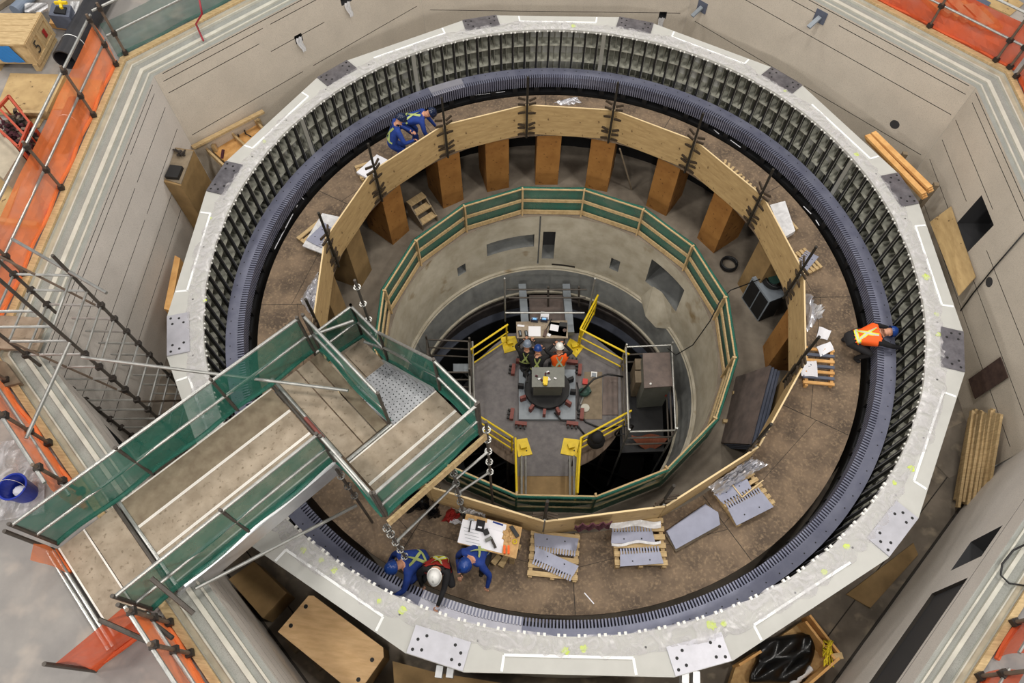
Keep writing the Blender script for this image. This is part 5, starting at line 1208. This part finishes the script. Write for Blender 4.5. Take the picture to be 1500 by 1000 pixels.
# loose offcuts along the far right barrier
rr = random.Random(6)
for i in range(11):
    u, v = 1062+i*5.2, 238+i*4.9; mb = MB(); mb.box(P(u, v, zd)+Vector((0, 0, .02)), (.13, .06, .035), rz=1.0+rr.uniform(-.6, .6)); mb.build('offcut', ['lumber'], label='small wood offcut on the deck along the far right barrier', cat='offcut', group='offcuts along the barrier')
for i, (a, b, lab) in enumerate([((438, 285), (445, 292), ''), ((402, 365), (436, 300), ''), ((1070, 205), (1085, 216), ''), ((690, 140), (740, 134), ''), ((1155, 255), (1163, 264), ''), ((1177, 302), (1188, 313), ''), ((1195, 322), (1200, 330), ''), ((1046, 190), (1053, 196), ''), ((856, 868), (870, 884), '')]):
    mb = MB(); mb.beam(P(*a, zd+.006), P(*b, zd+.006), .018, .008); mb.build('tape_strip', ['paper'], label=['short white strip at the left of the deck', 'long white strip bending along the left edge of the deck', 'white strip at the far right of the deck', 'white strip by the far edge of the deck, left of the middle', 'white dash near the upper right deck edge', 'white dash below it near the right deck edge', 'lowest white dash near the right deck edge', 'tiny white dash on the far right of the deck', 'thin white scrap on the deck at the bottom centre'][i], cat='tape strip')
# ================================================================ LOWER RING FLOOR
zl = -2.4
t = thing('ventilation_unit', 'grey louvred ventilation unit on the lower floor at the right', 'ventilator', P(1100, 450, zl))
pts = [(1078, 436), (1096, 405), (1122, 425), (1103, 470)]
qs = [P(1078, 440, zl), P(1094, 412, -2.2)]
c = P(1102, 448, zl); mm = Matrix.Rotation(R(-60), 3, 'Z')
mb = MB(); mb.box(c+Vector((.12, 0, .45)), (.75, .45, .9), rz=R(-60)); mb.build('housing', ['base_gray'], t)
for s in (-1, 1):
    mb = MB(); mb.box(c+Vector((.12, 0, .45))+mm @ Vector((s*.18, -.23, 0)), (.32, .02, .78), rz=R(-60)); mb.build('louvre_panel', ['dark_steel_and_shade'], t)
mb = MB(); mb.box(c+Vector((.12, 0, .45))+mm @ Vector((.38, 0, 0)), (.02, .42, .86), rz=R(-60)); mb.build('side_panel', ['dark_steel_and_shade'], t)
t = thing('hose_reel', 'black hose reel with a green hub on top of the ventilation unit', 'hose reel', c+Vector((.2, .1, .93)))
h = c+Vector((.2, .12, 1.0)); mb = MB()
for k in range(5): mb.path([h+Vector((.24*math.cos(a)+.01*k, .24*math.sin(a), .02*k-.02)) for a in [i*math.pi/10 for i in range(21)]], .03, 6)
mb.build('hose', ['rubber_black'], t, smooth=True); mb = MB(); mb.disc(h+Vector((0, 0, .03)), .14, 16, h=.03); mb.build('hub', ['green_box'], t)
mb = MB(); mb.path([h+Vector((-.2, .05, 0)), P(1070, 425, -1.5), P(1055, 440, -1.38), P(1040, 470, -2.0), P(1015, 505, -3.0), P(990, 520, -3.6), P(978, 510, -3.9)], .014, 6); mb.build('cable', ['rubber_black'], label='black cable sagging from the hose reel over the pit fence into the turbine pit', cat='cable', smooth=True)
mb = MB(); h2 = P(1067, 388, zl+.05)
for k in range(4): mb.path([h2+Vector((.2*math.cos(a), .2*math.sin(a), .03*k)) for a in [i*math.pi/8 for i in range(17)]], .025, 6)
mb.build('cable_coil', ['rubber_black'], label='coil of black cable on the lower floor beside the tan box column', cat='cable coil', smooth=True)
t = thing('panel_stack', 'stack of long blue-grey panels leaning against the barrier on the right', 'panel stack', P(1095, 620, zl))
for i in range(4):
    o_ = Vector((.06*i, -.035*i, 0)); a, b = P(1078, 552, zl+.0), P(1056, 648, zl+.0); c1, d1 = P(1128, 535, -1.2), P(1098, 650, -1.2)
    q = [a+o_, b+o_, d1+o_, c1+o_]; n = (q[1]-q[0]).cross(q[3]-q[0]).normalized()*.04; mb = MB()
    mb.add(q+[p-n for p in q], [(0, 1, 2, 3), (7, 6, 5, 4), (0, 4, 5, 1), (1, 5, 6, 2), (2, 6, 7, 3), (3, 7, 4, 0)]); mb.build('panel', ['panel_brown' if i == 0 else 'bluegray_panel'], t)
for (u, v) in ((1076, 577), (1062, 618)):
    mb = MB(); mb.box(P(u, v, zl)+Vector((0, 0, .04)), (.12, .08, .08)); mb.build('timber_block', ['lumber'], label='small timber block on the lower floor %s the panel stack' % ('above, beside' if v < 600 else 'below, beside'), cat='timber')
# ================================================================ PEOPLE
def ik(a, b, l1, l2, hint):
    d = b-a; L = d.length; L2 = min(L, (l1+l2)*.995); d = d.normalized(); b = a+d*L2
    x = (l1*l1-l2*l2+L2*L2)/(2*L2); h = math.sqrt(max(1e-6, l1*l1-x*x)); hh = hint-d*hint.dot(d)
    hh = hh.normalized() if hh.length > 1e-5 else d.orthogonal().normalized()
    return a+d*x+hh*h, b
def person(lab, loc, face, pelvis, lean, yawlean, hands, feet, knees, suit, helmet, vest=None, gloves='skin', boots='cloth_black', headdir=None, twist=0, trous=None, straps=None, sc=1.0, headpx=None):
    """pose in local metres: +Y forward, Z up from the ground the feet stand on"""
    root = thing('person', lab, 'person', loc, 0); Mx = Matrix.Rotation(face, 3, 'Z')
    V3 = Vector; pel = V3(pelvis); up = V3((math.sin(yawlean), math.sin(lean), math.cos(lean))).normalized()
    chest = pel+up*.34; neck = pel+up*.50; sh = pel+up*.45
    side = V3((math.cos(twist), math.sin(twist), 0)); side = (side-up*side.dot(up)).normalized(); fwd = up.cross(side)*-1
    hd = V3(headdir) if headdir else (up+V3((0, .3, 0))); hd.normalize(); head = neck+hd*.17
    if headpx:
        hw = Mx @ head; q = P(headpx[0], headpx[1], root.location.z+hw.z+.05); root.location = (q.x-hw.x, q.y-hw.y, root.location.z)
    joints = {}; bones = []
    nodes = [pel, pel+up*.17, chest, neck, head]; rad = [.155, .14, .165, .062, .09]
    edges = [(0, 1), (1, 2), (2, 3), (3, 4)]; kind = ['suit', 'suit', 'suit', 'skin', 'skin']
    def add(p, r, par, k): nodes.append(p); rad.append(r); edges.append((par, len(nodes)-1)); kind.append(k); return len(nodes)-1
    hp = []
    for s, tgt in zip((-1, 1), hands):
        S = sh+side*(.19*s); el, wr = ik(S, V3(tgt), .30, .26, V3((s*.8, -.4, -.5)))
        a = add(S, .075, 2, 'suit'); b = add(el, .052, a, 'suit'); c = add(wr, .036, b, 'suit'); hdir = (wr-el).normalized(); e = add(wr+hdir*.05, .034, c, 'hand'); hp.append((wr+hdir*.06, hdir, s))
    for s, ft, kn in zip((-1, 1), feet, knees):
        Hh = pel+side*(.10*s)-up*.06; kk, an = ik(Hh, V3(ft)+V3((0, 0, .09)), .43, .42, V3(kn))
        a = add(Hh, .10, 0, 'leg'); b = add(kk, .065, a, 'leg'); c = add(an, .048, b, 'leg'); dirf = V3(kn); dirf.z = 0; dirf = dirf.normalized() if dirf.length > .01 else V3((0, 1, 0))
        e = add(an+dirf*.15-V3((0, 0, .05)), .042, c, 'boot')
    me = bpy.data.meshes.new('body'); me.from_pydata([tuple(p) for p in nodes], edges, []); tmp = bpy.data.objects.new('tmpbody', me); C.objects.link(tmp)
    sk = tmp.modifiers.new('skin', 'SKIN'); sk.use_smooth_shade = True; sb = tmp.modifiers.new('sub', 'SUBSURF'); sb.levels = 2; sb.render_levels = 2
    for i, v in enumerate(me.skin_vertices[0].data): v.radius = (rad[i], rad[i]); v.use_root = (i == 0)
    if True:
        for i in (0, 1, 2): me.skin_vertices[0].data[i].radius = (rad[i]*1.1, rad[i]*.82)
    dg = bpy.context.evaluated_depsgraph_get(); ev = tmp.evaluated_get(dg).to_mesh()
    vs = [v.co.copy() for v in ev.vertices]; fs = [list(p.vertices) for p in ev.polygons]
    tmp.evaluated_get(dg).to_mesh_clear(); bpy.data.objects.remove(tmp)
    bvh = BVHTree.FromPolygons(vs, fs)
    mats = [suit, 'skin', gloves, boots, trous or suit]; mi = {'suit': 0, 'skin': 1, 'hand': 2, 'boot': 3, 'leg': 4}
    mb = MB()
    mb.v = [v.copy() for v in vs]; mb.f = [list(f) for f in fs]
    for f in fs:
        c = sum((vs[i] for i in f), V3())/len(f); best = (9, 0)
        for i, (a, b) in enumerate(edges):
            pa, pb = nodes[a], nodes[b]; d = pb-pa; t = max(0, min(1, (c-pa).dot(d)/max(1e-9, d.length_squared))); dd = (c-(pa+d*t)).length-(rad[a]*(1-t)+rad[b]*t)
            if dd < best[0]: best = (dd, kind[b] if t > .35 or kind[b] not in ('skin', 'hand', 'boot') else kind[a])
        mb.mi.append(mi[best[1]])
    # fingers
    for wp, hdv, s in hp:
        acr = hdv.cross(V3((0, 0, 1))); acr = acr.normalized() if acr.length > .1 else V3((1, 0, 0)); dn = hdv.cross(acr)*1
        if dn.z > 0: dn = -dn
        mb.cur = 2
        for k in range(4):
            o_ = wp+hdv*.03+acr*(.018*(k-1.5)); L = (.07, .08, .076, .06)[k]
            mb.path([o_, o_+hdv*L*.5+dn*.008, o_+hdv*L*.85+dn*.03, o_+hdv*L+dn*.045], [.0095, .009, .0085, .006], 6)
        mb.path([wp+acr*s*-.03, wp+acr*s*-.05+hdv*.03+dn*.01, wp+acr*s*-.045+hdv*.055+dn*.02], [.011, .010, .008], 6)
    # head features
    hf = V3(hd).cross(side); hf = hf if hf.dot(V3((0, 1, -.3))) > 0 else -hf; hf.normalize()
    mb.cur = 1; hm = Matrix((side, hf, hd)).transposed()
    mb.ball(head, .1, 14, (.78, .95, 1.1), hm)
    mb.ball(head+hf*.1-hd*.02, .018, 6, (1, 1.2, 1.4), hm)
    for s in (-1, 1): mb.ball(head+side*.08*s-hd*.01, .022, 6, (.5, .8, 1.2), hm)
    mb.cur = 3
    for s in (-1, 1): mb.ball(head+hf*.088+side*.03*s+hd*.01, .009, 6)
    mb.ball(head+hf*.09-hd*.055, .016, 6, (1.5, .4, .4), hm)
    for v in range(len(mb.v)): mb.v[v] = Mx @ (mb.v[v]*sc)
    mb.build('body', mats, root, smooth=True, local=True)
    def out(m, nm, mt, **k):
        for v in range(len(m.v)): m.v[v] = Mx @ (m.v[v]*sc)
        return m.build(nm, mt, root, local=True, smooth=True, **k)
    # helmet
    m = MB(); hc = head+hd*.035; n = 20; vs2 = []
    prof = [(.126, -.01), (.123, .03), (.112, .07), (.085, .1), (.045, .118), (.0, .124)]
    for (r, z) in prof:
        for k in range(n): a = 2*math.pi*k/n; vs2.append(hc+side*(r*.86*math.cos(a))+hf*(r*1.05*math.sin(a))+hd*z)
    m.add(vs2, [(i*n+k, i*n+(k+1) % n, (i+1)*n+(k+1) % n, (i+1)*n+k) for i in range(len(prof)-1) for k in range(n)])
    out(m, 'helmet', [helmet])
    m = MB(); vs2 = []
    for (r0, fr_) in ((.118, 0), (.138, .035)):
        for k in range(n): a = 2*math.pi*k/n; vs2.append(hc+side*(r0*.88*math.cos(a))+hf*((r0*1.05+fr_*max(0, math.sin(a)))*math.sin(a))+hd*(-.012-.006*(r0 > .13)))
    m.add(vs2, [(k, (k+1) % n, n+(k+1) % n, n+k) for k in range(n)]); out(m, 'helmet_brim', [helmet])
    m = MB(); m.beam(hc+hf*.04+hd*.12, hc-hf*.07+hd*.108, .03, .012, up=hd); out(m, 'helmet_ridge', [helmet])
    # vest shell
    if vest:
        sel = []
        for f in fs:
            c = sum((vs[i] for i in f), V3())/len(f); h = (c-pel).dot(up); best = (9, 0, 0)
            for i, (a, b) in enumerate(edges):
                pa, pb = nodes[a], nodes[b]; d = pb-pa; t = max(0, min(1, (c-pa).dot(d)/max(1e-9, d.length_squared))); dd = (c-(pa+d*t)).length-(rad[a]*(1-t)+rad[b]*t)
                if dd < best[0]: best = (dd, i, t)
            i, t = best[1], best[2]
            if .045 < h < .5 and (i in (0, 1) or (i == 2 and t < .6) or (i > 3 and edges[i][0] == 2 and t < .95)): sel.append(f)
        m = MB(); mp = {}
        for f in sel:
            for i in f:
                if i not in mp: mp[i] = len(m.v); ax = pel+up*((vs[i]-pel).dot(up)); m.v.append(vs[i]+(vs[i]-ax).normalized()*.026)
            m.f.append([mp[i] for i in f]); m.mi.append(0)
        out(m, 'vest', [vest])
    # reflective stripes following the torso
    def ribbon(pts, wd, mt, nm='stripe', off=None):
        off = off or (.032 if vest else .016)
        P2 = []
        for a in range(len(pts)-1):
            for k in range(8): P2.append(pts[a].lerp(pts[a+1], k/8))
        P2.append(pts[-1]); Q = []
        for p in P2:
            ax = pel+up*((p-pel).dot(up)); d = (p-ax).normalized(); hit = bvh.ray_cast(ax+d*.5, -d, .5)
            co = hit[0] if hit[0] is not None else p; Q.append((co+d*off, d))
        m = MB(); vv = []
        for i, (q, d) in enumerate(Q):
            t = (Q[min(i+1, len(Q)-1)][0]-Q[max(i-1, 0)][0]).normalized(); sd = t.cross(d).normalized(); vv += [q+sd*wd/2, q-sd*wd/2]
        m.add(vv, [(2*i, 2*i+1, 2*i+3, 2*i+2) for i in range(len(Q)-1)]); out(m, nm, [mt])
    A = lambda x, h, b: pel+up*h+side*x+fwd*b
    bk = -1 if (fwd.z < 0 or abs(fwd.z) < .1) else 1
    back = V3((0, 0, 1))-up*up.z; back = back.normalized() if back.length > .15 else V3((0, -1, 0)); 
    A = lambda x, h, b=.15: pel+up*h+side*x+back*b
    col = straps or ('reflective_yellow' if vest else 'stripe_lime')
    ribbon([A(-.13, .46), A(0, .28), A(.12, .1)], .05 if not vest else .07, col); ribbon([A(.13, .46), A(0, .28), A(-.12, .1)], .05 if not vest else .07, col)
    ribbon([A(-.17, .1, .05), A(-.08, .08), A(.08, .08), A(.17, .1, .05)], .05 if not vest else .07, col)
    if vest:
        ribbon([A(-.13, .46), A(0, .28), A(.12, .1)], .03, 'reflective', 'reflective_band', .036); ribbon([A(.13, .46), A(0, .28), A(-.12, .1)], .03, 'reflective', 'reflective_band', .036)
        ribbon([A(-.17, .1, .05), A(-.08, .08), A(.08, .08), A(.17, .1, .05)], .03, 'reflective', 'reflective_band', .036)
    return root
zd = -.45
CR = dict(feet=[(-.14, -.05, 0), (.14, .12, 0)], knees=[(-.3, 1, .3), (.3, 1, .3)])
def at(u, v, z, zg):
    p = P(u, v, z); return (p.x, p.y, zg)
# bottom three, at the core and facing outwards
person('crouching person in blue coveralls and blue helmet, leftmost of the three by the core', (0, 0, zd), R(125), (0, -.1, .4), .7, 0, [(-.35, .62, .5), (.15, .5, .4)], [(-.14, .1, 0), (.16, -.2, 0)], [(-.4, 1, .4), (.4, 1, .2)], 'coverall_blue', 'helmet_blue', headpx=(576, 829))
person('person in white helmet and red vest reaching a black sleeve across the core', (0, 0, zd), R(184), (0, -.05, .42), .42, 0, [(-.02, .82, .55), (.28, .3, .35)], [(-.16, .12, 0), (.16, -.15, 0)], [(-.4, 1, .4), (.4, 1, .2)], 'cloth_black', 'helmet_white', vest='vest_red', trous='cloth_black', headpx=(636, 842))
person('squatting person in blue coveralls and blue helmet, nearest the work table', (0, 0, zd), R(150), (0, -.1, .34), .62, 0, [(-.42, .3, .25), (.1, .42, .35)], [(-.15, .1, 0), (.16, -.0, 0)], [(-.4, 1, .5), (.4, 1, .5)], 'coverall_blue', 'helmet_blue', trous='cloth_black', headpx=(682, 825))
# top left pair
person('person in blue coveralls with crossed lime straps bending far over behind the barrier', (0, 0, zd), R(-82), (0, -.1, .84), 1.2, 0, [(-.2, .6, .45), (.25, .5, .5)], [(-.15, 0, 0), (.15, .1, 0)], [(0, 1, 0), (0, 1, 0)], 'coverall_blue', 'helmet_navy', headdir=(0, .9, .35), headpx=(630, 163))
person('person in blue coveralls standing half bent, left one of the upper pair', (0, 0, zd), R(-65), (0, -.05, .78), .4, 0, [(-.1, .42, .9), (.2, .42, .85)], [(-.15, 0, 0), (.15, .05, 0)], [(0, 1, 0), (0, 1, 0)], 'coverall_blue', 'helmet_navy', headpx=(586, 172))
# right, orange vest
person('person in orange vest with crossed bands leaning over the core at the right', (0, 0, zd), R(-82), (0, -.15, .5), 1.1, 0, [(-.1, .9, .55), (.25, .8, .55)], [(-.2, -.15, 0), (.22, .0, 0)], [(-.4, 1, .4), (.5, .8, .3)], 'cloth_black', 'helmet_blue', vest='vest_orange', headdir=(0, 1, .3), headpx=(1305, 484))
# three at the table on the platform
zp0 = -5.3
heads = [(820, 508), (788, 511), (772, 504)]
for (u, v), lab, fc, ln, suit_, hm_, vst in zip(heads, ('person in white helmet and orange vest sitting at the cluttered table', 'person in dark clothes and blue helmet, middle of the three at the cluttered table', 'person in dark clothes and grey helmet, leftmost at the cluttered table'), (8, 3, -2), (.3, .4, .2), ('cloth_black',)*3, ('helmet_white', 'helmet_blue', 'helmet_gray'), ('vest_orange', None, None)):
    o = person(lab, (0, 0, zp0), R(fc), (0, -.05, .5), ln, 0, [(-.15, .42, .85), (.18, .42, .85)], [(-.12, .38, 0), (.12, .4, 0)], [(0, 1, .6), (0, 1, .6)], suit_, hm_, vest=vst, straps='stripe_lime', headpx=(u, v))
    q = o.location; mb = MB(); mb.tube((q.x, q.y-.05, zp0), (q.x, q.y-.05, -4.95), .15, 14)
    mb.build('drum_stool', ['rubber_black'], label='dark stool under the %s' % lab.replace('person in ', 'one in ').split(',')[0].replace(' sitting at the cluttered table', ''), cat='stool', group='stools at the platform table')
